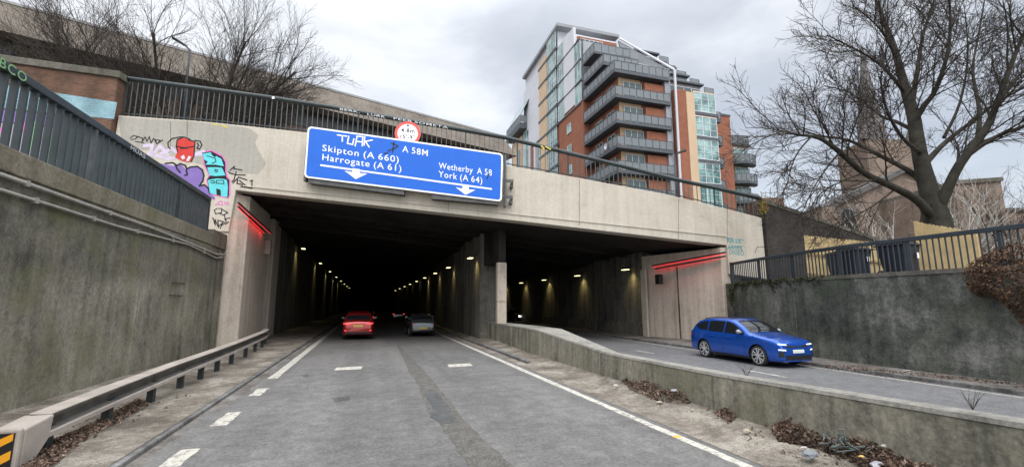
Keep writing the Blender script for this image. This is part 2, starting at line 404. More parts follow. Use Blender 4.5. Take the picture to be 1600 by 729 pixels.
for y0 in (3.2, 10.95, 17.6, 24.6, 31.5, 38.5, 45.5):
    mark(ragged((12.22, y0), (12.22, y0 + 1.45), .13, .13, 6, int(y0)), .006)
mark(ragged((14.98, -4), (14.98, 60), .11, .11, 80, 31, .012), .006)
r_ = random.Random(77); L_ = [(KL + .0, -4 + i * .5) for i in range(90)]; R_ = [(KL + .22 + r_.uniform(-.09, .12) + .10 * math.sin(i * .37), -4 + i * .5) for i in range(90)]
sheet('gutter_dirt', M['verge2'], L_ + R_[::-1], .0025)
# rough lane joint and tar repairs
seam_l = [(620, 540), (636, 575), (655, 605), (668, 640), (690, 668), (715, 700), (742, 740)]
seam_r = [(815, 740), (760, 690), (727, 660), (712, 635), (690, 610), (664, 580), (640, 555), (624, 540)]
r_ = random.Random(5)
def densify(pts, n=5, amp=.03, z=0):
    g_ = [gnd(*p) for p in pts]; out = []
    for a, b in zip(g_[:-1], g_[1:]):
        for i in range(n): t = i / n; p = a.lerp(b, t); out.append((p.x + r_.uniform(-amp, amp), p.y))
    out.append((g_[-1].x, g_[-1].y)); return out
mark(densify(seam_l) + densify(seam_r), .004, 'lane_joint', M['seam'])
mark(densify([(664, 614), (682, 612), (700, 634), (706, 643), (690, 645), (676, 640)] + [(664, 614)], 3, .02)[:-1], .008, 'tar_patch', M['patch'])
mark(densify([(672, 645), (702, 643), (712, 654), (703, 662), (690, 660), (674, 652)] + [(672, 645)], 3, .02)[:-1], .009, 'tar_patch', M['patch'])
mark(densify([(518, 622), (545, 618), (548, 624), (525, 628), (518, 622)], 3, .02)[:-1], .004, 'tar_patch', M['patch'])
mark(densify([(472, 586), (482, 585), (483, 588), (474, 589), (472, 586)], 3, .02)[:-1], .004, 'tar_patch', M['patch'])

# upper ground on both sides and over the tunnel ----------------------------
zx = [-80, -12.1, -8.8, -3.4, 6.7, 10.5, 15.5, 21, 40, 120]; zz = [13.5, 11.22, 11.12, 10.75, 9.4, 8.86, 8.08, 6.88, 5.6, 5.0]
mb = MB()
for a, b in zip(range(len(zx) - 1), range(1, len(zx))):
    xa, xb = zx[a], zx[b]; ya = PF.y - .18876 * (xa - PF.x) + .95; yb = PF.y - .18876 * (xb - PF.x) + .95
    if xa >= 21: ya = yb = 21.2 if xa > 21 else 20.4
    if xb > 21: yb = 21.2
    mb.poly([(xa, ya, zz[a]), (xb, yb, zz[b]), (xb, 300, zz[b]), (xa, 300, zz[a])])
mb.build('upper_ground', M['verge2'], kind='structure')
slab('left_terrace', M['verge2'], -60, -7.2, -30, 25.6, 4.2, 5.02)
MB().prism([(17.0, -30, -.3), (120, -30, -.3), (120, 19.6, -.3), (18.8, 19.6, -.3), (18.3, 18, -.3), (17.75, 16, -.3), (17.3, 14, -.3), (17.0, 12, -.3)], (0, 0, 3.52)).build('right_terrace', M['verge2'], kind='structure')
mb = MB(); mb.poly([(21.5, 19.6, 3.215), (120, 19.6, 3.215), (120, 30, 5.0), (21.5, 21.2, 4.0)]); mb.build('bank', M['verge2'], kind='structure')

# ================================================================ BRIDGE AND TUNNEL
bridge = thing('road_bridge', 'pale limewashed concrete bridge spanning both tunnel mouths, with graffiti on its left end', 'bridge', tuple(PF))
top_px = [(185,180),(240,184),(300,188),(390,197),(480,207),(560,219),(640,231),(715,245),(790,258),(900,277),(970,290),(1040,303),(1115,321),(1190,340)]
outline = [fas(*p) for p in top_px] + [fas(1199, 436), fas(1140, 428), fas(1136, 383), fas(800, 344), fas(368, 297), fas(357, 362), fas(331, 361)]
pl = fas(331, 361); outline += [Vector((pl.x - .02, pl.y, 5.0)), PF + DF * (-5.65) + Vector((0, 0, 5.0))]
MB().prism(outline, -NF * .8).build('fascia', M['fascia'], bridge, bevel=.03)
# a shallow drip band near the lower edge and panel joints
mb = MB()
a = fas(380, 290, .02); b = fas(1136, 369, .02)
dv = (b - a)
mb.obox(a + Vector((0, 0, -.03)), dv, -NF * -.0 + NF * .025, Vector((0, 0, .05))); mb.build('drip_band', M['fascia'], bridge)
mb = MB()
for px, ya, yb in ((266, 190, 235), (292, 189, 232), (1136, 325, 380), (905, 280, 352), (700, 245, 330), (1060, 310, 372)):
    p = fas(px, ya, .004); p2 = fas(px, yb, .004); mb.poly([p, p + DF * .025, p2 + DF * .025, p2])
mb.build('panel_joint', M['coping'], bridge)
# buff paint-out behind the tags (its own flat coat of paint)
mb = MB(); mb.poly([fas(x_, y_, .003) for x_, y_ in [(186,182),(240,186),(300,190),(372,197),(392,202),(405,212),(398,222),(402,232),(416,256),(404,272),(362,270),(330,262),(290,250),(240,236),(190,230)]])
mb.build('buff_paint', M['buff'], bridge)
# soffit: falls to the right like the deck
def sofz(x): return 7.72 + (x + 6.49) * (5.37 - 7.72) / (18.8 + 6.49)
def fasy(x): return PF.y - .18876 * (x - PF.x)
mb = MB(); prof = [(-7.2, ), (20, )]
vs = []
for x_ in (-7.6, 19.6):
    for y_ in (fasy(x_) + .8, 33.0):
        vs += [(x_, y_, sofz(x_)), (x_, y_, sofz(x_) + 1.2)]
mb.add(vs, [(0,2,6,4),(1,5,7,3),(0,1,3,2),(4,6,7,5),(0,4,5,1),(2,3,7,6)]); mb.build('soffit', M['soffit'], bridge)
# underside beam lines
mb = MB()
for y_ in (27.2, 29.6, 32.0):
    a = Vector((-6, y_, sofz(-6) - .16)); b = Vector((17, y_, sofz(17) - .16)); mb.obox(a, b - a, (0, .45, 0), (0, 0, .15))
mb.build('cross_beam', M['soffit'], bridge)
# left abutment: front return, inner face, dark door recess, inner pier
ab = MB(); ab.prism([(-6.66, 24.78, -.2), (-5.95, 25.3, -.2), (-5.95, 30.2, -.2), (-7.6, 30.2, -.2), (-7.6, 24.95, -.2)], (0, 0, sofz(-6) + .1))
ab.build('left_abutment', M['pier'], bridge, bevel=.03)
MB().box(-7.6, -6.35, 30.2, 32.0, -.2, sofz(-6.3)).build('door_recess', M['shade_concrete'], bridge)
MB().box(-6.345, -6.33, 30.35, 31.8, .1, 3.4).build('recess_door', M['plastic'], bridge)
MB().box(-7.6, -5.95, 32.0, 34.0, -.2, sofz(-6) - .05).build('inner_pier', M['pier'], bridge, bevel=.04)
# right abutment
MB().prism([(17.12, 25.6, -.2), (18.42, 20.7, -.2), (18.46, 20.02, -.2), (18.75, 19.97, -.2), (20.4, 20.6, -.2), (20.4, 25.6, -.2)], (0, 0, 5.45)).build('right_abutment', M['pier'], bridge, bevel=.03)
MB().box(16.98, 17.115, 25.05, 25.6, .1, 4.35).build('inner_pier', M['fascia'], bridge, bevel=.02)
MB().box(17.80, 18.2, 22.9, 23.0, .1, 4.4).build('stain_channel', M['wall_r'], bridge)
# central piers between the two carriageways
for (x0, x1, y0, y1) in ((6.93, 7.46, 24.5, 24.9), (7.60, 7.78, 25.5, 25.9)):
    MB().box(x0, x1, y0, y1, 1.0, 4.50).build('central_pier', M['pier'], bridge, bevel=.03)
    MB().box(x0 - .004, x1 + .004, y0 - .004, y1 + .004, 2.28, 2.31).build('pier_joint', M['shade_concrete'], bridge)
MB().box(6.75, 7.75, 26.2, 33, 4.50, 6.6).build('pier_beam', M['soffit'], bridge)
MB().box(7.0, 7.42, 24.55, 26.2, 4.50, 6.6).build('pier_head', M['soffit'], bridge)

tun = thing('road_tunnel', 'dark twin-bore tunnel running away beneath the bridge', 'tunnel', (6, 34, 0))
MB().box(-7.2, -6.0, 34.0, TL, -.2, 8).build('left_wall', M['shade_concrete'], tun)
MB().box(17.1, 18.4, 25.6, TL, -.2, 6.5).build('right_wall', M['shade_concrete'], tun)
MB().box(6.5, 7.7, 27, TL, -.2, 6.5).build('dividing_wall', M['shade_concrete'], tun)
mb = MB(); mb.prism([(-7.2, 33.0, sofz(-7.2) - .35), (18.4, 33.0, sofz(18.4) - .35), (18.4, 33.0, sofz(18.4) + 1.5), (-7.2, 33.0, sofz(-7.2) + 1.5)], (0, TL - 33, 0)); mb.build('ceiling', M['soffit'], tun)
MB().box(-8, 19, TL, TL + .6, -.3, 9).build('far_end', M['shade_concrete'], tun)
MB().box(16.9, 17.098, 25.7, TL, -.2, .9).build('wall_plinth', M['shade_concrete'], tun)

# tunnel lamps: each has a housing, a bright lens and its own light
def tunnel_lamp(p, side, label, group, power, first=[None]):
    t = thing('tunnel_lamp', label, 'lamp', p, group); x_, y_, z_ = p
    mb = MB(); mb.box(x_ - .16, x_ + .16, y_ - .34, y_ + .34, z_ + .03, z_ + .17); mb.box(x_ - side * .5 if side < 0 else x_ - .5, x_ - side * .1 if side < 0 else x_ - .1, y_ - .05, y_ + .05, z_ + .06, z_ + .14) if False else mb.tube([(x_, y_, z_ + .14), (x_ - side * .75, y_, z_ + .3)], .03, 6)
    mb.build('housing', M['plastic'], t)
    MB().box(x_ - .13, x_ + .13, y_ - .3, y_ + .3, z_ - .01, z_ + .028).build('lens', LAMP, t)
    if power:
        l_ = bpy.data.lights.new('lamp_glow', 'SPOT'); l_.energy = power; l_.color = (1, .80, .32); l_.shadow_soft_size = .12; l_.spot_size = R(95); l_.spot_blend = .8
        o = bpy.data.objects.new('lamp_glow', l_); COL.objects.link(o); o.parent = t; o.location = (side * -.05, 0, -.05)
        d = Vector((-side * .55, 0, -1)); o.rotation_euler = d.to_track_quat('-Z', 'Y').to_euler()
    return t
ordn = ['first', 'second', 'third', 'fourth', 'fifth', 'sixth', 'seventh', 'eighth', 'ninth', 'tenth', 'eleventh', 'twelfth']
ys_l = [41.5, 56, 70, 84, 98, 112, 126, 140]; ys_m = [27.8, 36, 43.5, 52, 61, 71, 82, 95, 110]; ys_r = [26.6, 34, 41.5, 48.5, 56, 64, 73, 84]
for i, y_ in enumerate(ys_l):
    tunnel_lamp((-5.45, y_, 6.75 - .004 * (y_ - 40)), 1, f'small yellow lamp on the left tunnel wall, {ordn[i]} one in from the mouth', 'tunnel lamps', 95 if i < 5 else 0)
for i, y_ in enumerate(ys_m):
    tunnel_lamp((6.05, y_, 5.0), -1, f'small yellow lamp on the left side of the dividing wall, {ordn[i]} one in', 'tunnel lamps', 70 if i < 4 else 0)
for i, y_ in enumerate(ys_r):
    tunnel_lamp((16.5, y_, 4.42), -1, f'small yellow lamp on the right tunnel wall, {ordn[i]} one in behind the red strip', 'tunnel lamps', 80 if i < 5 else 0)

# red LED strips
def led(a, b, label, r=.015, drop=None):
    t = thing('led_strip', label, 'light strip', tuple((Vector(a) + Vector(b)) / 2), 'red light strips at the tunnel mouth')
    a, b = Vector(a), Vector(b)
    MB().tube([a, b], r, 8).build('light_tube', RED, t)
    mb = MB(); off = Vector((0, 0, .075)); mb.tube([a + off, b + off], .045, 6)
    mb.build('housing', M['plastic'], t)
    if drop:
        l_ = bpy.data.lights.new('red_glow', 'AREA'); l_.shape = 'RECTANGLE'; l_.size = (b - a).length; l_.size_y = .05; l_.energy = drop; l_.color = (1, .03, .04)
        o = bpy.data.objects.new('red_glow', l_); COL.objects.link(o); o.parent = t; side = -1 if a.x < 0 else 1
        zax = -Vector((side * .8, 0, -1)).normalized(); xax = (b - a).normalized(); yax = zax.cross(xax).normalized(); zax = xax.cross(yax)
        o.matrix_local = Matrix.Translation(Vector((-side * .12, 0, -.02))) @ Matrix((xax, yax, zax)).transposed().to_4x4()
led(onX(372, 319, -5.6), onX(423, 365, -5.6), 'upper of the two red light strips at the left tunnel mouth')
led(onX(372, 325, -5.85), onX(413, 364, -5.85), 'lower of the two red light strips at the left tunnel mouth', .014, 13)
led(onX(1134, 396, 18.28), onX(1019, 417, 17.0), 'upper brighter of the two red light strips over the right tunnel wall', .016, 11)
led(onX(1134, 402, 18.32), onX(1024, 422, 17.06), 'lower dimmer of the two red light strips over the right tunnel wall', .008)
# lamp boxes at the ends of the strips
p = onX(419, 386, -5.8)
tag(MB().box(p.x - .15, p.x + .15, p.y - .2, p.y + .2, p.z - .42, p.z + .42).build('control_box', M['galv'], bevel=.02), 'pale grey box below the left red light strips', 'box')
p = onX(1030, 436, 16.95)
tag(MB().box(p.x - .15, p.x + .12, p.y - .22, p.y + .22, p.z - .3, p.z + .3).build('control_box', M['plastic'], bevel=.02), 'black box below the right red light strips', 'box')

# bridge railing -----------------------------------------------------------
rail_px = [(200,123),(300,136),(425,153),(520,168),(610,184),(700,199),(790,215),(900,242),(975,260),(1050,279),(1120,294),(1188,310)]
rt = [fas(x_, y_, -.25) for x_, y_ in rail_px]
base_pts = [fas(*p, -.25) for p in top_px]
def along(pts, t):           # by DF coordinate
    ts = [(p - PF).dot(DF) for p in pts]; zs = [p.z for p in pts]; return interp(ts, zs, t)
br = thing('bridge_railing', 'dark green railing of thin upright bars along the top of the bridge', 'railing', tuple(base_pts[5]))
MB().tube(rt, .115, 12).build('handrail', M['railg'], br, smooth=True)
t0 = (rt[0] - PF).dot(DF); t1 = (rt[-1] - PF).dot(DF)
nsec = 12
B0 = PF - NF * .25
for k in range(nsec):
    mb = MB(); a = lerp(t0, t1, k / nsec); b = lerp(t0, t1, (k + 1) / nsec); nb = 11
    for i in range(1, nb):
        t = lerp(a, b, i / nb); P = B0 + DF * t; zb = along(base_pts, t) - .12; zt = along(rt, t) - .05
        mb.obox(P + Vector((-.016, -.016, zb)), DF * .032, -NF * .032, (0, 0, zt - zb))
    mb.build('bar_panel', M['bars'], br)
    t = a; P = B0 + DF * t; zb = along(base_pts, t) - .12; zt = along(rt, t) - .03
    MB().obox(P + Vector((-.035, -.03, zb)), DF * .07, -NF * .06, (0, 0, zt - zb)).build('post', M['railg'], br)
MB().tube([B0 + DF * lerp(t0, t1, i / 24) + Vector((0, 0, along(base_pts, lerp(t0, t1, i / 24)) + .1)) for i in range(25)], .03, 6).build('bottom_rail', M['railg'], br)
P = fas(1188, 318, -.25)
MB().box(P.x - .06, P.x + .1, P.y - .06, P.y + .06, 6.7, rt[-1].z + .1).build('post', M['railg'], br)

# ---------------------------------------------------------------- lettering
def text_shape(body):
    cu = bpy.data.curves.new('txt', 'FONT'); cu.body = body; cu.size = 1; cu.offset = .006; cu.resolution_u = 3; cu.space_character = 1.12; cu.space_word = .75
    o = bpy.data.objects.new('txt', cu); COL.objects.link(o)
    dg = bpy.context.evaluated_depsgraph_get(); me = bpy.data.meshes.new_from_object(o.evaluated_get(dg))
    vs = [v.co.copy() for v in me.vertices]; fs = [tuple(p.vertices) for p in me.polygons]
    bpy.data.objects.remove(o); bpy.data.curves.remove(cu); bpy.data.meshes.remove(me); return vs, fs
def letter(mb, body, a, b, cap, n, up=None):
    """flat lettering: a, b are the two ends of its base line, cap the height of its capitals, n the way it faces"""
    vs, fs = text_shape(body); x0 = min(v.x for v in vs); x1 = max(v.x for v in vs)
    d = b - a; up = up or Vector((0, 0, 1)); k = 1.0 / (x1 - x0)
    mb.add([a + d * ((v.x - x0) * k) + up * (v.y / .729 * cap) + n for v in vs], fs)
def stroke(mb, pts, w, n=Vector((0, 0, 0)), proj=None, jit=0):
    """a brush stroke of width w through traced points"""
    P = [proj(*p) for p in pts]
    nrm = NF
    for a, b in zip(P[:-1], P[1:]):
        d = (b - a).normalized(); s_ = d.cross(nrm).normalized() * (w / 2); e = d * (w * .35)
        mb.poly([a - e - s_ + n, b + e - s_ + n, b + e + s_ + n, a - e + s_ + n]); n = n + nrm * .00015

# direction sign ----------------------------------------------------------
SO = .55
def sg(px, py, o=.0): return fas(px, py, SO + o)
corners = [sg(481, 197), sg(786, 240), sg(784, 315), sg(475, 277)]
sign = thing('direction_sign', 'large blue road direction sign with white lettering and two lane arrows fixed to the bridge', 'road sign', tuple((corners[2] + corners[3]) / 2))
def rounded(c, r_):
    out = []
    for i in range(4):
        p = c[i]; a = (c[i-1] - p).normalized(); b = (c[(i+1) % 4] - p).normalized()
        for k in range(7):
            w = k / 6; out.append(p + a * r_ * (1 - w) ** 2 + b * r_ * w ** 2)
    return out
def inset(c, d):
    ux = (c[1] - c[0]).normalized(); uz = (c[0] - c[3]).normalized()
    return [c[0] + ux*d - uz*d, c[1] - ux*d - uz*d, c[2] - ux*d + uz*d, c[3] + ux*d + uz*d]
MB().prism(rounded(corners, .22), -NF * .06).build('border', M['white'], sign)
MB().prism([p + NF * .006 for p in rounded(inset(corners, .085), .17)], -NF * .02).build('blue_panel', M['blue'], sign)
LN = NF * .012
for body, a, b, cap in (('Skipton (A 660)', (503.5, 235.5), (623, 254), .34), ('Harrogate (A 61)', (503.5, 250), (627, 268), .34),
                        ('A 58M', (628.5, 237), (668.5, 244), .34), ('Wetherby  A 58', (685.5, 263), (768.5, 274.5), .34), ('York (A 64)', (685, 276), (753.5, 286.5), .34)):
    mb = MB(); letter(mb, body, sg(*a), sg(*b), cap, LN); ax = (sg(*b) - sg(*a)).normalized()
    iv = sorted(((min(mb.v[k].dot(ax) for k in f), max(mb.v[k].dot(ax) for k in f), n_) for n_, f in enumerate(mb.f))); groups = []; end = -1e9
    for lo, hi, n_ in iv:
        if lo > end + .11: groups.append([])
        groups[-1].append(n_); end = max(end, hi)
    for g_ in groups:
        w_ = MB(); w_.v = mb.v; used = sorted({k for n_ in g_ for k in mb.f[n_]}); mp_ = {k: q_ for q_, k in enumerate(used)}
        w_.v = [mb.v[k] for k in used]; w_.f = [[mp_[k] for k in mb.f[n_]] for n_ in g_]; w_.m = [0] * len(g_); w_.build('lettering', M['white'], sign)
mb = MB(); a = sg(500.5, 256.6); b = sg(768.6, 294); mb.poly([a + LN, b + LN, b + LN + Vector((0, 0, -.09)), a + LN + Vector((0, 0, -.09))]); mb.build('divider_line', M['white'], sign)
sd = (corners[1] - corners[0]).normalized(); su = Vector((0, 0, 1))
for cx, cy in ((556, 275), (727.5, 300)):
    c = sg(cx, cy) + LN; mb = MB()
    pts = [(-.20, .42), (.20, .42), (.20, .20), (.62, .22), (0, -.18), (-.62, .22), (-.20, .20)]
    k = 0.82 if cx > 600 else .9
    mb.add([c + sd * (x_ * k) + su * (y_ * k) for x_, y_ in pts], [(0, 6, 2, 1), (6, 4, 2), (6, 5, 4), (2, 4, 3)]); mb.build('arrow', M['white'], sign)
# spray tag and smudge on the blue panel
mb = MB(); tn = NF * .014
for s_ in ([(527,211),(542,213)], [(535,212),(535,221)], [(545,213),(543,224),(551,226),(553,217)], [(555,228),(558,213),(567,214),(566,228)], [(557,221),(567,222)], [(570,214),(569,227)], [(582,219),(571,221),(577,230)]):
    stroke(mb, s_, .065, tn, sg)
mb.build('spray_tag', M['white'], sign)
mb = MB()
for s_ in ([(612,224),(622,228),(614,234)], [(606,236),(618,231)], [(616,222),(613,238)], [(600,240),(606,239)], [(764,272),(761,279)]): stroke(mb, s_, .06, tn, sg)
mb.build('spray_tag', M['black'], sign)
# carrying frame behind
mb = MB(); mb.prism([fas(487,275,.05), fas(633,297,.05), fas(633,307,.05), fas(487,289,.05)], NF * .42); mb.prism([fas(675,298,.05), fas(778,312,.05), fas(778,322,.05), fas(675,313,.05)], NF * .42)
mb.build('support_box', M['signback'], sign)  # dark steel support boxes below the sign, no lamps in them
for (x0, y0, x1, y1) in ((779, 284, 802, 286), (779, 308, 801, 311)):
    mb = MB(); a = fas(x0, y0, .38); b = fas(x1, y1, .38); mb.obox(a, b - a, NF * .10, Vector((0, 0, .16))); mb.obox(b - DF * .14, DF * .14, -NF * .38, Vector((0, 0, -.22)))
    mb.build('bracket', M['signback'], sign)
mb = MB()
for px, y0, y1 in ((478, 225, 285), (787, 245, 324), (560, 235, 292), (650, 240, 300), (720, 250, 308)):
    a = fas(px, y0, .1); b = fas(px, y1, .1); MB().obox(b, DF * .1, NF * .38, Vector((0, 0, a.z - b.z))).build('upright', M['signback'], sign)
# height limit roundel
hc = fas(637, 208.5, .30)
hs = thing('height_sign', 'round white height limit sign with red border reading 4.8m above the blue sign', 'road sign', tuple(hc))
def disc(mb, c, r0, r1, off, n=40):
    if r0 == 0: mb.poly([c + DF * (r1 * math.cos(2*math.pi*i/n)) + su * (r1 * math.sin(2*math.pi*i/n)) + NF * off for i in range(n)])
    else:
        vs = []
        for i in range(n):
            for r__ in (r0, r1): vs.append(c + DF * (r__ * math.cos(2*math.pi*i/n)) + su * (r__ * math.sin(2*math.pi*i/n)) + NF * off)
        mb.add(vs, [(2*i, 2*i+1, (2*i+3) % (2*n), (2*i+2) % (2*n)) for i in range(n)])
RS = .66
mb = MB(); mb.prism([hc + DF * (RS * math.cos(2*math.pi*i/40)) + su * (RS * math.sin(2*math.pi*i/40)) for i in range(40)], -NF * .03); mb.build('plate', M['white'], hs)
mb = MB(); disc(mb, hc, RS * .79, RS * .995, .006); mb.build('red_border', M['red'], hs)
mb = MB(); letter(mb, '4.8m', hc + DF * -.34 + su * .07, hc + DF * .34 + su * .04, .22, NF * .008); letter(mb, "15'-9\"", hc + DF * -.36 + su * -.27, hc + DF * .36 + su * -.30, .2, NF * .008); mb.build('lettering', M['black'], hs)
mb = MB(); mb.poly([hc + DF * x_ + su * y_ + NF * .008 for x_, y_ in ((-.08, .47), (.08, .47), (0, .36))]); mb.poly([hc + DF * x_ + su * y_ + NF * .008 for x_, y_ in ((-.08, -.47), (0, -.36), (.08, -.47))]); mb.build('triangle', M['black'], hs)
MB().obox(hc - DF * .05 - NF * .1 + Vector((0, 0, -1.6)), DF * .1, NF * .06, Vector((0, 0, 2.0))).build('post', M['signback'], hs)

# ---------------------------------------------------------------- graffiti on the bridge face
def spray(name, c): return vary(name, c, .12, 3, .7, 0, False, .2, 0)
G = dict(black=spray('black spray', (.02, .02, .022)), red=spray('red spray', (.55, .05, .04)), purple=spray('purple spray', (.21, .14, .38)),
         cyan=spray('cyan spray', (.12, .55, .58)), pink=spray('pink spray', (.62, .16, .42)), lilac=spray('lilac spray', (.55, .47, .58)), teal=spray('teal spray', (.05, .25, .27)),
         silver=spray('silver spray', (.6, .6, .62)), green=spray('green spray', (.22, .42, .2)), yellow=spray('yellow spray', (.55, .45, .1)), white=spray('white spray', (.6, .6, .6)), ltblue=spray('light blue paint', (.26, .40, .44)))
def tagmesh(name, mat, polys=(), strokes=(), w=.06, off=.006, proj=fas, parent=bridge, label=None):
    mb = MB()
    for i, p_ in enumerate(polys): mb.poly([proj(x_, y_, off + i * .0004) for x_, y_ in p_])
    for s_ in strokes: stroke(mb, s_, w, Vector((0, 0, 0)), lambda x_, y_: proj(x_, y_, off + .002))
    o = mb.build(name, mat, parent)
    if label: o['label'] = label
    return o
tagmesh('spray_tag', G['lilac'], [], [[(225,228),(238,226),(236,236)], [(240,240),(250,228),(262,242)], [(252,240),(268,232),(280,240)], [(286,236),(300,228),(296,242)], [(300,243),(318,236)], [(232,240),(262,248),(320,240)]], .16, .005)
zb = lambda x_, y_: (180 + x_ / 3.838, 190 + y_ / 3.838)      # traced in the enlarged view of the left end
Z = lambda *pts: [zb(*p) for p in pts]
tagmesh('purple_bubble', G['purple'], [Z((230,245),(300,255),(345,265),(365,260),(395,258),(418,280),(432,290),(450,275),(490,268),(520,285),(532,320),(525,360),(505,385),(530,380),(555,395),(565,430),(600,455),(595,470),(480,400),(330,320))], [], off=.006)
tagmesh('bubble_outline', G['black'], [], [Z((300,250),(345,246),(372,262),(390,252),(420,262),(430,284),(450,272),(492,268),(522,288),(532,322),(525,355),(505,385)), Z((362,262),(372,285),(390,305)), Z((505,385),(535,378),(558,398),(568,430)), Z((426,290),(432,318),(418,322))], .075, .008)
tagmesh('red_can', G['red'], [Z((370,110),(395,100),(425,100),(440,108),(470,118),(478,140),(470,205),(460,235),(440,245),(400,235),(358,215),(372,180),(365,150))], [], off=.009)
tagmesh('can_outline', G['black'], [], [Z((318,150),(316,125),(340,102),(385,92),(412,92),(448,105)), Z((412,92),(372,108),(366,150),(374,180)), Z((440,108),(478,120),(472,205),(455,240)), Z((478,112),(510,118),(520,140),(505,165),(490,160)), Z((492,128),(500,142),(490,158)), Z((366,148),(420,158),(474,148)), Z((392,160),(430,160)), Z((330,165),(318,150))], .055, .0115)
tagmesh('can_highlight', G['white'], [Z((392,210),(412,198),(420,220),(402,228)), Z((425,235),(440,205),(456,210),(440,238))], [], off=.0135)
tagmesh('letter_glow', G['pink'], [Z((512,178),(580,170),(640,200),(668,240),(668,300),(680,335),(692,350),(690,440),(680,462),(640,452),(570,440),(556,400),(545,345),(560,330),(552,300),(530,262),(524,215))], [], off=.006)
tagmesh('letter_shadow', G['black'], [Z((520,186),(578,178),(640,210),(660,245),(660,300),(668,335),(684,350),(682,440),(676,456),(648,448),(566,430),(552,345),(568,325),(540,262),(530,220))], [], off=.0085)
tagmesh('cyan_letters', G['cyan'], [Z((524,192),(574,184),(580,200),(598,214),(606,206),(636,222),(652,268),(600,258),(540,258),(556,240),(532,226)), Z((552,274),(600,272),(640,276),(662,322),(600,326),(566,322)), Z((556,350),(610,340),(652,344),(670,350),(676,388),(672,452),(634,446),(632,408),(606,400),(608,440),(568,428))], [], off=.011)
tagmesh('letter_lines', G['black'], [], [Z((552,205),(600,220),(604,240),(580,250)), Z((600,286),(614,290),(610,302),(598,298),(600,286)), Z((570,358),(590,352),(596,366),(574,368)), Z((606,352),(650,352),(652,372),(606,368),(606,352)), Z((540,262),(600,264),(654,272)), Z((560,332),(610,330),(664,328))], .04, .0135)
tagmesh('spray_tag', G['black'], [], [Z((690,290),(715,268),(712,282),(760,290)), Z((680,300),(690,310),(725,318),(780,320)), Z((726,300),(712,348),(700,360)), Z((706,368),(740,332),(790,350)), Z((735,345),(730,370),(760,376),(772,392)), Z((745,352),(790,390)), Z((820,352),(820,400),(752,388)), Z((808,355),(826,352))], .055, .0065)
tagmesh('spray_tag', G['black'], [], [Z((90,100),(110,82),(134,92),(120,104),(96,108)), Z((130,88),(165,100),(160,122),(180,92),(190,118),(205,90),(215,130),(230,100),(250,134),(240,108),(270,112),(255,130),(285,110)), Z((120,118),(170,128))], .045, .006)
tagmesh('spray_tag', G['pink'], [], [Z((620,480),(640,476),(645,500),(618,496),(620,480)), Z((655,478),(662,498),(675,480),(678,500)), Z((612,490),(600,500))], .04, .006)
tagmesh('spray_tag', G['black'], [], [Z((610,520),(594,530),(602,552),(618,548)), Z((618,520),(640,520),(636,545),(622,548),(650,560)), Z((645,528),(675,545),(648,560)), Z((585,575),(600,620),(598,585),(620,635),(615,590),(650,600),(622,625)), Z((655,585),(688,575)), Z((655,560),(665,600),(640,620)), Z((660,615),(680,600)), Z((630,640),(645,600))], .045, .006)
zc = lambda x_, y_: (1000 + x_ / 3.646, 260 + y_ / 3.646)
C3 = lambda *pts: [zc(*p) for p in pts]
for body, a, b in (('KREK', zc(500, 432), zc(582, 440)), ('ARSEL', zc(500, 470), zc(582, 476)), ('DNSEC', zc(508, 498), zc(588, 506))):
    mb = MB(); letter(mb, body, fas(*a), fas(*b), .26, NF * .006); mb.build('spray_tag', G['teal'], bridge)
tagmesh('spray_tag', G['teal'], [], [C3((498,410),(512,405)), C3((520,404),(514,440)), C3((560,412),(590,420)), C3((498,462),(590,452)), C3((575,455),(592,500))], .035, .007)
tagmesh('crack_mark', G['black'], [], [C3((655,490),(670,455)), C3((670,458),(700,456),(720,470))], .025, .006)
tagmesh('paint_splash', G['yellow'], [], [[(333,194),(340,195)], [(348,196),(355,199)]], .09, .006)
# tags on the handrail of the bridge
def railtag(body, px0, px1, y0, y1, cap, mat):
    mb = MB(); letter(mb, body, fas(px0, y0, -.12), fas(px1, y1, -.12), cap, NF * .003); o = mb.build('spray_tag', mat, br)
railtag("BERK.", 531, 562, 172, 177, .13, G['silver']); railtag("LURK", 574, 602, 180, 184.5, .13, G['silver']); railtag("PEEB SOMETA", 615, 700, 186.5, 201, .13, G['silver'])
tagmesh('spray_tag', G['yellow'], [], [[(846,228),(850,232)], [(853,229),(860,233)]], .09, .0, lambda a, b, o: fas(a, b, -.12 + o), br)
p = fas(427, 153, -.13)
MB().obox(p - DF * .06 + Vector((0, 0, -.06)), DF * .12, NF * .02, (0, 0, .12)).build('white_sticker', M['white'], br)

# ================================================================ LEFT SIDE
WL = -6.68
lw = thing('retaining_wall', 'tall weathered grey green concrete retaining wall along the left verge', 'wall', (WL, 10, 0))
MB().prism([(WL, -12, -.3), (WL, 24.62, -.3), (WL, 24.62, 4.72), (WL, -12, 4.62)], (-.5, 0, 0)).build('wall_face', M['wall_l'], lw)
MB().prism([(WL + .02, -12, 4.62), (WL + .02, 22.6, 4.74), (WL + .02, 22.6, 5.27), (WL + .02, -12, 5.02)], (-.6, 0, 0)).build('coping', M['cope_l'], lw, bevel=.03)
MB().box(WL - .5, WL + .06, 22.62, 24.60, 4.72, 5.45).build('end_block', M['wall_l'], lw, bevel=.02)
for jy in (2.2, 9.4, 16.6, 23.57): MB().box(WL - .02, WL + (.03 if jy > 20 else .004), jy, jy + (.05 if jy > 20 else .022), -.1, 4.6).build('joint', M['wall_r'], lw)
for z_, ya in ((2.95, 18.9), (2.5, 18.8)):
    mb = MB(); mb.tube([(WL, ya, z_), (WL + .05, ya, z_), (WL + .05, ya + 1.1, z_), (WL, ya + 1.1, z_)], .018, 5); mb.build('iron_staple', M['post'], lw)
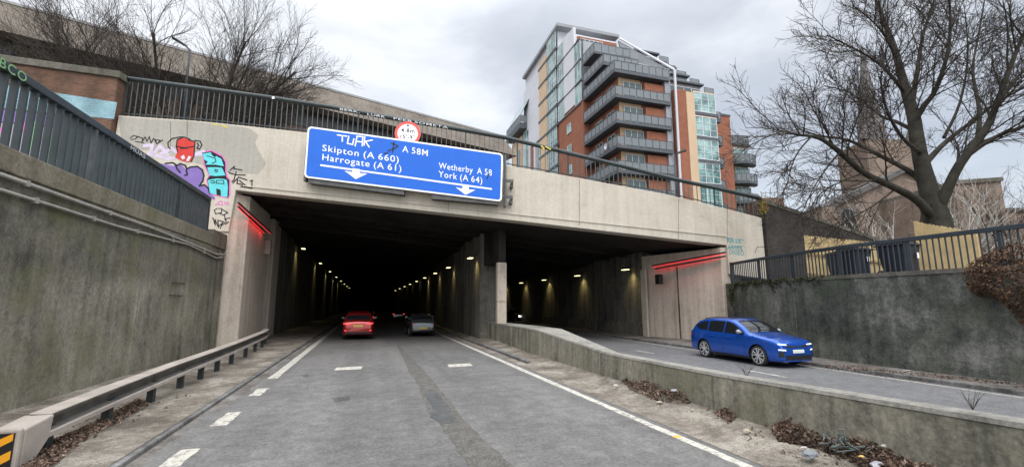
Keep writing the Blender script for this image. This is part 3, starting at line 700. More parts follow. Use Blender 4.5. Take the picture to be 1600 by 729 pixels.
# conduit pipes on the wall
def conduit(px, label, r_):
    t = thing('conduit_pipe', label, 'pipe', tuple(onX(*px[0], WL + .06)))
    path = [onX(x_, y_, WL + .06) for x_, y_ in px]
    MB().tube(path, r_, 8).build('pipe', M['pipe'], t, smooth=True)
    for a, b in zip(path[:-1], path[1:]):
        n_ = max(1, int((b - a).length / 2.6))
        for i in range(n_):
            p = a.lerp(b, (i + .5) / n_); MB().box(WL, WL + .11, p.y - .04, p.y + .04, p.z - .06, p.z + .06).build('clip', M['pipe'], t)
conduit([(0, 272), (76, 299), (235, 355), (338, 397), (352, 398)], 'upper of the two grey pipes crossing the left retaining wall', .04)
conduit([(0, 296), (100, 327), (182, 353), (240, 368), (294, 382), (338, 403), (350, 401)], 'lower of the two grey pipes crossing the left retaining wall', .035)
# railing on the wall
lr = thing('wall_railing', 'tall dark green railing of flat upright slats on the left retaining wall', 'railing', (WL - .2, 12, 5.1))
def lbase(y): return interp([-12, 22.6], [5.02, 5.27], y)
MB().prism([(WL - .08, -12, 6.58), (WL - .08, 22.35, 6.62), (WL - .08, 22.35, 6.80), (WL - .08, -12, 6.78)], (-.2, 0, 0)).build('handrail', M['rail'], lr, bevel=.02)
y = -10.0; k = 0
while y < 22.2:
    mb = MB()
    for i in range(10):
        yy = y + i * .275
        if yy < 22.3: mb.box(WL - .235, WL - .115, yy - .028, yy + .028, lbase(yy) - .02, 6.6)
    if mb.v: mb.build('slat_panel', M['rail'], lr)
    y += 2.75
for y_ in (2.6, 8.1, 13.6, 19.05, 22.3): MB().box(WL - .24, WL - .10, y_ - .05, y_ + .05, lbase(y_) - .02, 6.6).build('post', M['bars'] if y_ == 13.6 else M['rail'], lr)
mb = MB(); a = onX(-4, 100, WL - .07); b = onX(44, 132, WL - .07)
vs, fs = text_shape('OBCO'); x0 = min(v.x for v in vs); x1 = max(v.x for v in vs)
mb.add([Vector((WL - .072, lerp(10.0, 11.0, (v.x - x0) / (x1 - x0)), 6.60 + v.y / .729 * .19)) for v in vs], fs); mb.build('spray_tag', G['green'], lr)
mb = MB(); vs, fs = text_shape('MUAS'); x0 = min(v.x for v in vs); x1 = max(v.x for v in vs)
mb.add([Vector((WL - .072, lerp(15.2, 16.1, (v.x - x0) / (x1 - x0)), 6.62 + v.y / .729 * .13)) for v in vs], fs); mb.build('spray_tag', G['silver'], lr)
# brown brick parapet at the left end of the bridge, painted below
bp = thing('brick_parapet', 'brown brick parapet with stone coping and pale blue painted band beside the left bridge end', 'wall', tuple(PF + DF * -8))
b0, b1 = fas(182, 112, .25), fas(-60, 78, .25)
za, zb_ = b0.z, b1.z
P1 = PF + NF * .25 + DF * (-5.62); P2 = PF + NF * .25 + DF * (-24)
slope = (zb_ - za) / ((b1 - b0).length)
zl = za + slope * 18.4
MB().prism([Vector((P1.x, P1.y, 5.0)), Vector((P1.x, P1.y, za - .35)), Vector((P2.x, P2.y, zl - .35)), Vector((P2.x, P2.y, 5.0))], -NF * .6).build('brick_face', M['brickl'], bp)
MB().prism([Vector((P1.x, P1.y, za - .35)) + DF * .12 + NF * .1, Vector((P1.x, P1.y, za)) + DF * .12 + NF * .1, Vector((P2.x, P2.y, zl)) + NF * .1, Vector((P2.x, P2.y, zl - .35)) + NF * .1], -NF * .8).build('coping', M['coping'], bp, bevel=.03)
def bpf(px, py, o=0): return fas(px, py, .25 + o)
PB = brick('light blue painted brick', (.27, .41, .45), (.22, .36, .41), (.15, .25, .28))
tagmesh('painted_band', PB, [[(100,147),(183,160),(178,186),(0,168),(-60,150),(-60,128),(0,132)]], [], off=.006, proj=bpf, parent=bp)
tagmesh('painted_band', G['purple'], [[(-40,166),(60,178),(120,190),(110,200),(-40,186)]], [], off=.008, proj=bpf, parent=bp)
mb_ = spray('grey wash', (.33, .3, .32)); tagmesh('painted_band', mb_, [[(-40,188),(110,202),(190,214),(190,330),(-40,330)]], [], off=.005, proj=bpf, parent=bp)
tagmesh('spray_tag', G['green'], [[(48,190),(60,188),(66,215),(56,240),(44,230)], [(20,205),(34,200),(30,235),(18,240)], [(70,215),(84,210),(80,250),(66,262)], [(90,225),(102,230),(96,262),(88,255)]], [], off=.010, proj=bpf, parent=bp)
tagmesh('spray_tag', G['pink'], [[(0,200),(14,196),(16,220),(4,228)], [(36,190),(46,196),(40,206),(30,204)], [(110,215),(124,220),(120,250),(112,246)]], [], off=.010, proj=bpf, parent=bp)
tagmesh('spray_tag', G['purple'], [[(60,250),(75,240),(85,262),(70,275)], [(130,235),(160,240),(150,290),(136,280)], [(170,250),(186,255),(184,290),(168,285)], [(0,232),(20,228),(14,252)]], [], off=.010, proj=bpf, parent=bp)

# guardrail ----------------------------------------------------------------
gr = thing('guardrail', 'dusty steel crash barrier on short posts along the left verge', 'crash barrier', (-4.6, 14, 0))
gy = [8.0, 10.4, 12.2, 15.3, 18.6, 21.0, 23.0, 25.0, 26.2, 27.4, 28.0]
gx = [-4.30, -4.32, -4.33, -4.34, -4.40, -4.48, -4.56, -4.68, -4.82, -5.02, -5.15]
def gxp(y): return smooth_interp(gy, gx, y)
def gzt(y): return interp([8, 10.2, 13.3, 18, 23, 28], [.63, .69, .75, .79, .83, .84], y)
def sweep(mb, sec, ys_, closed=True):
    rows = []
    for y in ys_:
        x_ = gxp(y); z_ = gzt(y); rows.append([Vector((x_ + a, y, z_ + b)) for a, b in sec])
    n = len(sec); vs = [p for r_ in rows for p in r_]; fs = []
    for i in range(len(rows) - 1):
        for j in range(n): fs.append((i*n+j, i*n+(j+1)%n, (i+1)*n+(j+1)%n, (i+1)*n+j))
    fs += [tuple(range(n)), tuple(range((len(rows)-1)*n, len(rows)*n))[::-1]]
    mb.add(vs, fs)
ys_ = [8.5 + i * (27.4 - 8.5) / 40 for i in range(41)]
sec = [(-.02, 0), (-.02, -.05), (-.15, -.06), (-.15, -.20), (.0, -.235), (.015, -.30), (-.02, -.30), (-.04, -.255), (-.18, -.215), (-.18, -.05), (-.21, -.04), (-.22, -.07), (-.235, -.05), (-.23, 0.01)]
mb = MB(); sweep(mb, sec, ys_); mb.build('beam', M['galvd'], gr)
mb = MB(); sweep(mb, [(.012, .004), (.012, .020), (-.24, .034), (-.24, .018)], ys_); mb.build('top_plate', M['galv'], gr)
mb = MB(); sweep(mb, [(.004, -.225), (.022, -.245), (.022, -.305), (-.03, -.312)], ys_); mb.build('lower_lip', M['galv'], gr)
post_y = [10.2, 12.1, 13.9, 15.6, 17.3, 18.9, 20.6, 22.4, 24.2, 26.2, 9.35 - 0.4 + 0.0]
for y_ in [8.75, 10.45, 12.25, 13.9, 15.4, 16.95, 18.7, 21.0, 23.0, 25.0, 27.0]:
    x_ = gxp(y_) - .10
    mb = MB(); mb.box(x_ - .10, x_ + .02, y_ - .075, y_ + .075, -.05, gzt(y_) - .20); mb.build('post', M['post'], gr)
# sloped terminal with the hazard plate
tm = MB()
pts_a = [(-4.27, 8.55, .655), (-4.27, 8.50, .33), (-4.25, 8.12, .03), (-4.25, 7.92, .04), (-4.25, 7.93, .60)]
tm.prism(pts_a, (-.36, 0, 0)); tm.build('terminal_cover', M['galv'], gr, bevel=.03)
MB().box(-4.68, -4.25, 7.84, 7.925, .0, .62).build('end_plate', M['galv'], gr, bevel=.03)
MB().box(-4.64, -4.30, 7.828, 7.842, .06, .57).build('hazard_plate', M['black'], gr)
mb = MB(); am = paint('amber reflective', (.75, .33, .02), .35, .05)
for z_ in (.05, .28): mb.poly([(-4.63, 7.822, z_ + .02), (-4.31, 7.822, z_ + .2), (-4.31, 7.822, z_ + .31 if z_ < .2 else .57), (-4.63, 7.822, z_ + .14)])
mb.build('hazard_stripe', am, gr)

# ================================================================ MEDIAN WALL
md = thing('median_barrier', 'low mossy concrete wall between the two carriageways, rising towards the tunnel', 'wall', (7.2, 12, 0))
yk = [-14, 3.1, 5.2, 7.6, 11.9, 17.7, 19.6, 24, 27]
zk = [.98, .98, .92, .85, .80, 1.15, 1.15, 1.1, 1.1]
xk = [6.7, 6.7, 6.7, 6.7, 6.70, 6.66, 6.72, 6.92, 6.95]
wk = [.34, .34, .34, .34, .36, 1.16, 1.1, .92, .75]
rows = []; rt2 = []
for i in range(len(yk)):
    x_, w_, z_ = xk[i], wk[i], zk[i]; rows.append([(x_ - .02, yk[i], -.2), (x_, yk[i], z_ - .06), (x_ + w_, yk[i], z_ - .06), (x_ + w_ + .02, yk[i], -.2)])
    rt2.append([(x_ - .012, yk[i], z_ - .055), (x_ + .01, yk[i], z_), (x_ + w_ - .01, yk[i], z_), (x_ + w_ + .012, yk[i], z_ - .055)])
def lofted(rows):
    mb = MB(); n = len(rows[0]); mb.add([p for r_ in rows for p in r_], [(i*n+j, i*n+(j+1)%n, (i+1)*n+(j+1)%n, (i+1)*n+j) for i in range(len(rows)-1) for j in range(n)] + [tuple(range(n)), tuple(range((len(rows)-1)*n, len(rows)*n))[::-1]])
    return mb
lofted(rows).build('barrier_wall', M['median'], md)
lofted(rt2).build('barrier_top', M['cap'], md)
for y_ in (7.72, 12.3, 18.9):
    MB().box(interp(yk, xk, y_) - .03, interp(yk, xk, y_) + .02, y_ - .014, y_ + .014, 0, interp(yk, zk, y_) - .07).build('joint', M['shade_concrete'], md)

# ================================================================ RIGHT SIDE
rw = thing('retaining_wall', 'dark stained concrete retaining wall behind the blue car on the right', 'wall', (16.9, 10, 0))
wy = [-12, 6, 12, 14, 16, 18, 19.95]; wx = [16.75, 16.72, 16.76, 17.02, 17.45, 18.02, 18.6]
mb = MB(); rows = [[(wx[i], wy[i], -.2), (wx[i], wy[i], 3.24), (wx[i] + .6, wy[i], 3.24), (wx[i] + .6, wy[i], -.2)] for i in range(len(wy))]
lofted(rows).build('wall_face', M['wall_r'], rw)
mb = MB(); rows = [[(wx[i] - .03, wy[i] - .004 * i, 3.12), (wx[i] - .03, wy[i] - .004 * i, 3.26), (wx[i] + .5, wy[i] - .004 * i, 3.26), (wx[i] + .5, wy[i] - .004 * i, 3.12)] for i in range(len(wy))]
lofted(rows).build('coping', M['coping'], rw)
wxp0 = lambda y: interp(wy, wx, y)
for jy in (-1.2, 14.6): MB().box(wxp0(jy) - .006, 17.6, jy, jy + .03, 0, 3.1).build('joint', M['shade_concrete'], rw)
MB().box(16.7, 17.2, 6.9, 6.94, 0, 3.1).build('joint', M['shade_concrete'], rw)
rr = thing('wall_railing', 'blue grey railing of narrow upright bars on the right retaining wall', 'railing', (17, 10, 3.25))
def wxp(y): return interp(wy, wx, y)
rys = [-12, 0, 6, 12, 13, 14, 15, 16, 17, 18, 19.4]
rows = [[(wxp(y_) + .10, y_, 4.24), (wxp(y_) + .10, y_, 4.37), (wxp(y_) + .24, y_, 4.37), (wxp(y_) + .24, y_, 4.24)] for y_ in rys]
lofted(rows).build('handrail', M['railr'], rr, bevel=.01)
y = -6.0
while y < 19.3:
    mb = MB()
    for i in range(14):
        yy = y + i * .165
        if yy < 19.35: mb.box(wxp(yy) + .155, wxp(yy) + .185, yy - .017, yy + .017, 3.24, 4.25)
    mb.build('bar_panel', M['railr'], rr); 
    MB().box(wxp(y) + .13, wxp(y) + .21, y - .13, y - .06, 3.24, 4.25).build('post', M['railr'], rr)
    y += 14 * .165
MB().box(wxp(19.4) + .08, wxp(19.4) + .24, 19.38, 19.48, 3.2, 4.38).build('post', M['railr'], rr)
# dark brick wall running off the right end of the bridge
db = Vector((math.sin(R(80)), math.cos(R(80)), 0))
s0 = Vector((21.15, 19.52, 0))
def dbw(px, py, off=0): return onplane(px, py, s0, db)
bk = thing('brick_wall', 'dark sooty brick wall with sloping mossy coping right of the bridge', 'wall', (24, 20, 3.2))
q0 = dbw(1193, 312); q1 = dbw(1385, 377)
nb_ = Vector((db.y, -db.x, 0))
mb = MB(); mb.prism([Vector((q0.x, q0.y, 3.0)), q0 + Vector((0, 0, -.2)), q1 + Vector((0, 0, -.2)), Vector((q1.x, q1.y, 3.0))], -nb_ * .5); mb.build('brick_face', M['brickd'], bk)
mb = MB(); mb.prism([q0 + Vector((0, 0, -.2)) + nb_ * .06, q0 + nb_ * .06 + Vector((0, 0, .05)), q1 + nb_ * .06 + Vector((0, 0, .05)), q1 + Vector((0, 0, -.2)) + nb_ * .06], -nb_ * .62); mb.build('coping', M['coping'], bk, bevel=.02)

# timber fences
def board_fence(name, label, a, b, za, zb, zbase, bw, gap, rails_front):
    a, b = Vector(a), Vector(b); t = thing(name, label, 'fence', (a.x, a.y, zbase)); d = (b - a); L = d.length; d = d / L; n = Vector((d.y, -d.x, 0))
    mb = MB(); x_ = 0; i = 0; r_ = random.Random(len(label))
    while x_ < L - bw * .5:
        z_ = lerp(za, zb, x_ / L) + r_.uniform(-.015, .015); z2 = lerp(za, zb, (x_ + bw) / L) + r_.uniform(-.01, .01)
        p = a + d * x_; o = n * r_.uniform(0, .008)
        mb.prism([Vector((p.x, p.y, zbase)) + o, Vector((p.x, p.y, z_)) + o, Vector((p.x, p.y, z2)) + d * bw + o, Vector((p.x, p.y, zbase)) + d * bw + o], -n * .022); x_ += bw + gap; i += 1
    mb.build('board_panel', M['timber'], t)
    for f in (.22, .8):
        p = a + (n * .035 if rails_front else -n * .06); mb = MB(); h = lerp(zbase, min(za, zb), f); mb.obox(Vector((p.x, p.y, h)), d * L, n * .04, Vector((0, 0, .09))); mb.build('rail', M['timberd'], t)
    for f in (0, .5, 1):
        p = a + d * (L - .1) * f - n * .13; MB().obox(Vector((p.x, p.y, zbase)), d * .1, n * .1, Vector((0, 0, lerp(za, zb, f) - zbase))).build('post', M['timberd'], t)
    return t
def fr(px, py, d): return far(px, py, d)
a1 = fr(1256, 367, 21.5); a2 = fr(1392, 380, 19.8)
board_fence('timber_fence', 'long low pale timber fence in front of the dark brick wall', a1, a2, a1.z, a2.z, 3.2, .13, .006, True)
b1_ = fr(1427, 345, 19.0); b2_ = fr(1524, 362, 16.9)
board_fence('timber_fence', 'taller pale timber fence with sloping top beneath the big bare tree', b1_, b2_, b1_.z, b2_.z, 3.2, .15, .004, False)
# wheelie bins
def bin_(p, rot, label):
    t = thing('wheelie_bin', label, 'bin', (0, 0, 0), 'dark bins behind the right railing')
    mb = MB(); w0, w1, d0, d1, h = .26, .34, .28, .40, 1.0
    vs = [(-w0,-d0,.08),(w0,-d0,.08),(w0,d0,.08),(-w0,d0,.08),(-w1,-d1,h),(w1,-d1,h),(w1,d1,h),(-w1,d1,h)]
    mb.add(vs, [(0,3,2,1),(4,5,6,7),(0,1,5,4),(1,2,6,5),(2,3,7,6),(3,0,4,7)]); mb.build('body', M['bin'], t, bevel=.03)
    mb = MB(); mb.prism([(-.37,-.44,h),(.37,-.44,h),(.37,-.42,h+.07),(.33,.2,h+.16),(-.33,.2,h+.16),(-.37,-.42,h+.07)], (0,.62,0)) if False else mb.box(-.37,.37,-.45,.45,h,h+.06).box(-.33,.33,-.36,.4,h+.058,h+.11); mb.build('lid', M['bin'], t, bevel=.02)
    mb = MB(); mb.tube([(-.33,.5,h-.04),(.33,.5,h-.04)], .022, 8); mb.build('handle', M['bin'], t)
    for sx_ in (-1, 1): MB().tube([(sx_*.27,.33,.12),(sx_*.34,.33,.12)], .12, 14).build('wheel', M['rubber'], t)
    MB().box(.1,.2,-.412,-.400,.6,.78).build('sticker', M['white'], t)
    t.location = p; t.rotation_euler = (0, 0, rot); t.scale = (1.15, 1.15, 1.12); return t
for i, (px, d, lab) in enumerate(((1313, 19.9, 'dark wheelie bin standing at the left of the three behind the right railing'), (1334, 18.6, 'dark wheelie bin in the middle, with a paler sticker, behind the right railing'), (1404, 18.0, 'big dark bin against the end of the taller timber fence'))):
    p = fr(px, 400, d); b_ = bin_((p.x, p.y, 3.22), R(-20 + 12 * i), lab)
    if i == 2: b_.scale = (1.5, 1.3, 1.25)

# ================================================================ BARE TREES
class Tree:
    def __init__(s, seed): s.r = random.Random(seed); s.thick = MB(); s.thin = MB(); s.minr = {2: .020, 3: .012, 4: .0075}
    def path(s, pts, r0, r1, n=None):
        k = len(pts); rad = [lerp(r0, r1, (i / (k - 1)) ** .8) for i in range(k)]
        big = r0 > .05
        (s.thick if big else s.thin).tube(pts, rad, 8 if r0 > .12 else 5 if big else 3, cap=False)
    def grow(s, p, d, L, r_, lvl, maxl, up=.12, wob=.22, dens=1.0, spread=.75):
        n = 5 if lvl < maxl else 3
        pts = [p.copy()]; d = d.normalized()
        for i in range(n):
            d = (d + Vector((s.r.gauss(0, wob), s.r.gauss(0, wob), s.r.gauss(0, wob) + up)) * .5).normalized(); pts.append(pts[-1] + d * (L / n))
        s.path(pts, r_, max(.007, r_ * .42) if lvl < maxl else max(.006, r_ * .55))
        if lvl < maxl: s.kids(pts, L, r_, lvl, maxl, up, wob, dens, spread)
    def kids(s, pts, L, r_, lvl, maxl, up, wob, dens, spread, start=.15):
        k = len(pts) - 1; cnt = max(3, int(dens * (4 + L * 2.5)))
        for c in range(cnt):
            t = start + (1 - start) * (c + s.r.random()) / cnt; f = t * k; i = min(k - 1, int(f)); q_ = pts[i].lerp(pts[i+1], f - i)
            ax = (pts[i+1] - pts[i]).normalized()
            o = Vector((s.r.gauss(0, 1), s.r.gauss(0, 1), s.r.gauss(0, 1))); o = (o - ax * o.dot(ax)).normalized()
            ang = spread * s.r.uniform(.6, 1.25); dd = ax * math.cos(ang) + o * math.sin(ang)
            l2 = max(.35, L * s.r.uniform(.32, .60) * (1.15 - .4 * t)); rr_ = max(s.minr.get(lvl + 1, .010), r_ * (1 - .55 * t) * s.r.uniform(.35, .52))
            s.grow(q_, dd, l2, rr_, lvl + 1, maxl, up, wob, dens, spread)
bt = thing('bare_tree', 'big spreading bare tree towering over the timber fence on the right', 'tree', tuple(Vector((fr(1465, 345, 19.6).x, fr(1465, 345, 19.6).y, 3.2))))
T = Tree(4)
DT = 19.6
def tp(px, py, dd=0): return far(px, py, DT + dd)
def resamp(pts, n):
    out = []
    for i in range(len(pts) - 1):
        p0 = pts[max(i-1, 0)]; p1 = pts[i]; p2 = pts[i+1]; p3 = pts[min(i+2, len(pts)-1)]
        for j in range(n):
            t = j / n; out.append(.5 * ((2*p1) + (p2-p0)*t + (2*p0-5*p1+4*p2-p3)*t*t + (3*p1-p0-3*p2+p3)*t**3))
    out.append(pts[-1]); return out
limbs = [  # traced limbs: (points with depth, radius at start, radius at end)
    ([(1466,420,0),(1463,345,0),(1452,300,0),(1442,262,0),(1434,225,0),(1427,180,.1),(1412,130,.3),(1397,75,.5),(1378,25,.7),(1362,-25,1)], .72, .08),
    ([(1466,352,0),(1436,315,-.45),(1400,294,-1.2),(1350,270,-2.0),(1310,236,-2.6),(1280,216,-2.9),(1245,210,-3.1),(1215,203,-3.2)], .27, .03),
    ([(1443,290,0),(1425,270,.5),(1375,243,1.0),(1325,219,1.5),(1280,212,1.9),(1245,200,2.2)], .20, .03),
    ([(1462,335,0),(1478,300,-.5),(1500,256,-1.0),(1540,202,-1.6),(1560,155,-2.0),(1585,88,-2.5),(1612,25,-3)], .34, .06),
    ([(1440,262,0),(1455,245,.8),(1480,220,1.4),(1525,185,2.0),(1562,158,2.3),(1610,132,2.6)], .22, .04),
    ([(1508,245,-1.1),(1550,217,-1.7),(1600,197,-2.2),(1680,168,-2.8)], .15, .04),
    ([(1428,190,0),(1444,165,-.5),(1462,140,-1.0),(1480,85,-1.6),(1485,30,-2),(1480,-30,-2.4)], .19, .04),
    ([(1424,170,.1),(1432,120,.8),(1441,60,1.4),(1460,0,1.9),(1478,-50,2.2)], .16, .035),
    ([(1430,205,0),(1400,190,1.0),(1375,180,1.6),(1330,146,2.2),(1288,134,2.6)], .13, .03),
    ([(1414,145,.3),(1392,118,-.4),(1370,97,-.9),(1335,76,-1.4),(1292,55,-1.8)], .12, .025),
    ([(1402,95,.5),(1385,60,.0),(1365,35,-.4),(1332,8,-.8)], .1, .025),
    ([(1528,218,-1.4),(1530,170,-.8),(1520,110,-.2),(1530,50,.3),(1540,-10,.6)], .13, .03),
    ([(1475,215,1.3),(1500,160,1.6),(1512,90,2.0),(1508,20,2.3)], .10, .03),
    ([(1552,175,-1.8),(1580,130,-1.2),(1625,90,-.8)], .12, .03),
    ([(1312,238,-2.6),(1292,262,-2.8),(1272,292,-3.0),(1256,325,-3.2)], .055, .016),
    ([(1400,294,-1.2),(1372,316,-1.5),(1335,338,-1.6),(1300,352,-1.6)], .06, .016),
    ([(1268,213,-3.0),(1248,236,-3.2),(1236,262,-3.3),(1230,290,-3.3)], .05, .015),
    ([(1350,270,-2.0),(1318,282,-2.3),(1285,300,-2.4),(1262,330,-2.4)], .05, .015),
    ([(1440,240,0),(1410,215,-2),(1385,170,-3.4),(1375,120,-4.2)], .13, .03),
]
for pts, ra, rb in limbs:
    P = resamp([tp(*p) for p in pts], 4)
    k = len(P); rad = [lerp(ra, rb, (i / (k - 1)) ** .75) for i in range(k)]
    if ra > .5:
        ctl = [.74, .54, .36, .31, .28, .25, .19, .135, .09, .05]; rad = [interp(list(range(len(ctl))), ctl, i * (len(ctl) - 1) / (k - 1)) for i in range(k)]
    else: rad = [r__ * .8 for r__ in rad]
    T.thick.tube(P, rad, 10, cap=False)
    L = sum((b - a).length for a, b in zip(P[:-1], P[1:]))
    T.kids(P, min(L, 5.8), (ra + rb) * .42 if ra < .5 else .13, 1, 4, .06,   .18, .92, .70, .5 if ra > .5 else .28)
T.thick.build('trunk', M['bark'], bt, smooth=True); T.thin.build('crown', M['twig'], bt)

def bare_tree(px, py, d, h, label, seed, stems, spread=.4, twig=None, bark=None, name='bare_tree', dens=.8, zb=None, maxl=4, group=None, cat='tree', r0=.12):
    p = far(px, py, d); zb = p.z if zb is None else zb; p.z = zb
    t = thing(name, label, cat, tuple(p), group); T_ = Tree(seed)
    for i in range(stems):
        a = 2 * math.pi * i / stems + T_.r.uniform(-.4, .4); dd = Vector((math.cos(a) * spread, math.sin(a) * spread, 1))
        T_.grow(p + Vector((math.cos(a), math.sin(a), 0)) * .15, dd, h * T_.r.uniform(.8, 1.05), r0 * T_.r.uniform(.8, 1.2), 1, maxl, .06, .2, dens, .62)
    T_.thick.build('trunk', bark or M['bark'], t, smooth=True)
    if T_.thin.v: T_.thin.build('crown', twig or M['twig'], t)
    return t
bare_tree(302, 235, 33, 13.0, 'bare many-stemmed tree behind the bridge railing, beside the left street lamp', 11, 6, .75, dens=.7, r0=.17, zb=10.6)
bare_tree(214, 225, 34, 12.5, 'bare tree behind the bridge railing just right of the brick parapet', 12, 4, .55, dens=.7, r0=.15, zb=10.8)
bare_tree(50, 150, 36, 10.5, 'bare bushy tree at the far left, rising out of the ivy', 13, 6, .6, dens=.55, r0=.10, zb=11.6)
bare_tree(455, 235, 31.5, 2.6, 'low reddish bare shrub behind the railing left of the blue sign', 14, 9, .9, M['leafb'], M['twig'], 'bare_shrub', 1.0, 10.2, 3, None, 'shrub', .05)
bare_tree(395, 235, 32.5, 2.8, 'low tangled bare shrub behind the bridge railing above the buff paint', 15, 8, .9, M['leafb'], M['twig'], 'bare_shrub', 1.0, 10.4, 3, None, 'shrub', .05)
bare_tree(1495, 360, 27, 5.2, 'slim pale birch stems behind the taller timber fence', 16, 7, .5, M['birch'], M['birch'], 'birch_tree', .5, 3.6, 3, None, 'tree', .055)
bare_tree(1370, 385, 30, 4.6, 'thin pale birch in front of the church gable', 17, 5, .45, M['birch'], M['birch'], 'birch_tree', .5, 3.8, 3, None, 'tree', .045)
bare_tree(1600, 350, 34, 8.5, 'bare tree at the far right edge beyond the railing', 18, 5, .55, dens=.55, r0=.13, zb=3.6)

# leafy masses ---------------------------------------------------------------
def leaves(mb, n, rr_, fn, size, flat=.0):
    for _ in range(n):
        p = fn(rr_); a = Vector((rr_.gauss(0, 1), rr_.gauss(0, 1), rr_.gauss(0, 1) * (1 - flat))).normalized(); b = a.cross(Vector((rr_.gauss(0, 1), rr_.gauss(0, 1), rr_.gauss(0, 1)))).normalized()
        s_ = size * rr_.uniform(.6, 1.4); c = a.cross(b) * s_ * rr_.uniform(-.25, .35)
        mb.add([p - a * s_, p + b * s_ * .5 + c, p + a * s_, p - b * s_ * .5 + c], [(0, 1, 2), (0, 2, 3)])
r_ = random.Random(21)
hedge = thing('dead_hedge', 'mass of dry brown leaves hanging over the right retaining wall', 'shrub', (16.7, 6, 3.2))
def hf(r):
    y = r.uniform(2.2, 8.35); u = r.random(); top = 3.25 + .62 * min(1, (8.5 - y) / 1.1) ** .5; bot = 3.1 - 1.35 * min(1, (8.5 - y) / 1.0) ** .6 + .25 * math.sin(y * 5)
    z = lerp(bot, top, u); k = math.sin(math.pi * min(1, max(0, u))) ** .6; x_ = 16.72 - r.random() ** .5 * .62 * k if z < 3.25 else 16.9 - r.uniform(-.35, .75) * k
    return Vector((x_, y, z))
mb = MB(); leaves(mb, 13000, r_, hf, .042); mb.build('foliage', M['leafb'], hedge)
mb = MB()
for i in range(70):
    p = hf(r_); mb.tube([Vector((17.0, p.y + r_.uniform(-.4, .4), 3.3)), p.lerp(Vector((16.9, p.y, 3.3)), .4) + Vector((-.1, 0, .1)), p], .008, 3)
mb.build('stem', M['twig'], hedge)
ivy = thing('ivy_mound', 'dark ivy mound showing above the brick parapet at the left', 'ivy', tuple(far(60, 120, 33)))
pA, pB = far(-40, 95, 33), far(165, 128, 33)
def ivf(r):
    t = r.random(); p = pA.lerp(pB, t); h = (1.9 + .7 * math.sin(t * 9)) * (1 - t ** 3); return p + Vector((r.gauss(0, .5), r.gauss(0, .5), r.random() ** .7 * h))
mb = MB(); leaves(mb, 6500, r_, ivf, .11); mb.build('foliage', M['ivy'], ivy)
moss = thing('ivy_clump', 'ivy and moss trailing along the top of the right retaining wall by the bridge', 'ivy', (17.1, 17, 3.1))
def msf(r):
    y = 19.5 - r.random() ** 1.5 * 6.5; w = math.sin(y * 2.7) ** 2; return Vector((wxp(y) - .05 + r.gauss(0, .06), y, 3.28 - abs(r.gauss(0, .18)) * (0.3 + w) - (r.random() * 1.0 if y > 19.1 else 0)))
mb = MB(); leaves(mb, 1500, r_, msf, .05); mb.build('foliage', M['ivy'], moss)
ye = fas(1192, 322, .1)
mb = MB(); leaves(mb, 260, r_, lambda r: ye + Vector((r.gauss(0, .16), r.gauss(0, .1), r.gauss(0, .32))), .05)
tag(mb.build('lichen_tuft', leafmat('yellow lichen', (.12, .08, .015), (.25, .17, .03), (.36, .26, .06))), 'yellow lichen tuft where the railing meets the dark brick wall', 'lichen')

# leaf piles
def pile(name, label, outline_px, hmax, n, seed, size=.036, mat='leaf', zg=.10):
    r = random.Random(seed); pts = [gnd(*p, zg) for p in outline_px]
    xs = [p.x for p in pts]; ys2 = [p.y for p in pts]
    def inside(x_, y_):
        c = False; j = len(pts) - 1
        for i in range(len(pts)):
            if (pts[i].y > y_) != (pts[j].y > y_) and x_ < (pts[j].x - pts[i].x) * (y_ - pts[i].y) / (pts[j].y - pts[i].y) + pts[i].x: c = not c
            j = i
        return c
    def edge(x_, y_):
        m_ = 9
        for i in range(len(pts)):
            a = pts[i]; b = pts[(i+1) % len(pts)]; ab = Vector((b.x-a.x, b.y-a.y)); t = max(0, min(1, ((x_-a.x)*ab.x + (y_-a.y)*ab.y) / max(1e-6, ab.length_squared)))
            m_ = min(m_, math.hypot(x_-a.x-ab.x*t, y_-a.y-ab.y*t))
        return m_
    mb = MB()
    def fn(rr_):
        while True:
            x_, y_ = rr_.uniform(min(xs), max(xs)), rr_.uniform(min(ys2), max(ys2))
            if inside(x_, y_): break
            if rr_.random() < .012: return Vector((x_, y_, (.03 + .13 * max(0, x_ - 5.75) if 5 < x_ < 7.2 else zg + .02)))
        h = hmax * min(1, edge(x_, y_) / .22) ** .7 * (.75 + .25 * math.sin(x_ * 7 + y_ * 5)); zb_ = .02 + .13 * max(0, x_ - 5.75) if 5 < x_ < 7.2 else zg
        return Vector((x_, y_, zb_ + rr_.random() ** .5 * h))
    leaves(mb, n, r, fn, size, .35); o = mb.build(name, M[mat]); tag(o, label, 'leaf litter', None, 'stuff'); return o
pile('leaf_pile', 'brown dead leaves heaped against the median wall, opposite the blue car', [(955,584),(990,584),(1050,596),(1098,604),(1106,624),(1075,632),(1030,626),(985,608)], .22, 5600, 1)
pile('leaf_pile', 'largest heap of dead leaves and rubbish at the lower right', [(1203,668),(1262,660),(1310,672),(1370,676),(1410,700),(1480,722),(1560,760),(1430,775),(1360,735),(1320,716),(1280,702),(1215,686)], .24, 11500, 2)
pile('leaf_pile', 'small tuft of dead leaves between the two larger heaps', [(1120,640),(1150,640),(1158,650),(1140,660),(1122,652)], .14, 420, 3)
pile('leaf_pile', 'scatter of red brown leaves behind the crash barrier', [(40,705),(110,675),(170,648),(215,622),(235,630),(190,655),(140,680),(100,712),(60,745),(20,745)], .07, 2200, 4, .035, 'leaf', .12)
pile('leaf_pile', 'thin line of leaves along the foot of the right retaining wall', [(1265,569),(1340,572),(1400,579),(1500,589),(1600,600),(1600,606),(1500,594),(1400,584),(1330,578)], .04, 550, 5, .035, 'leaf', .11)
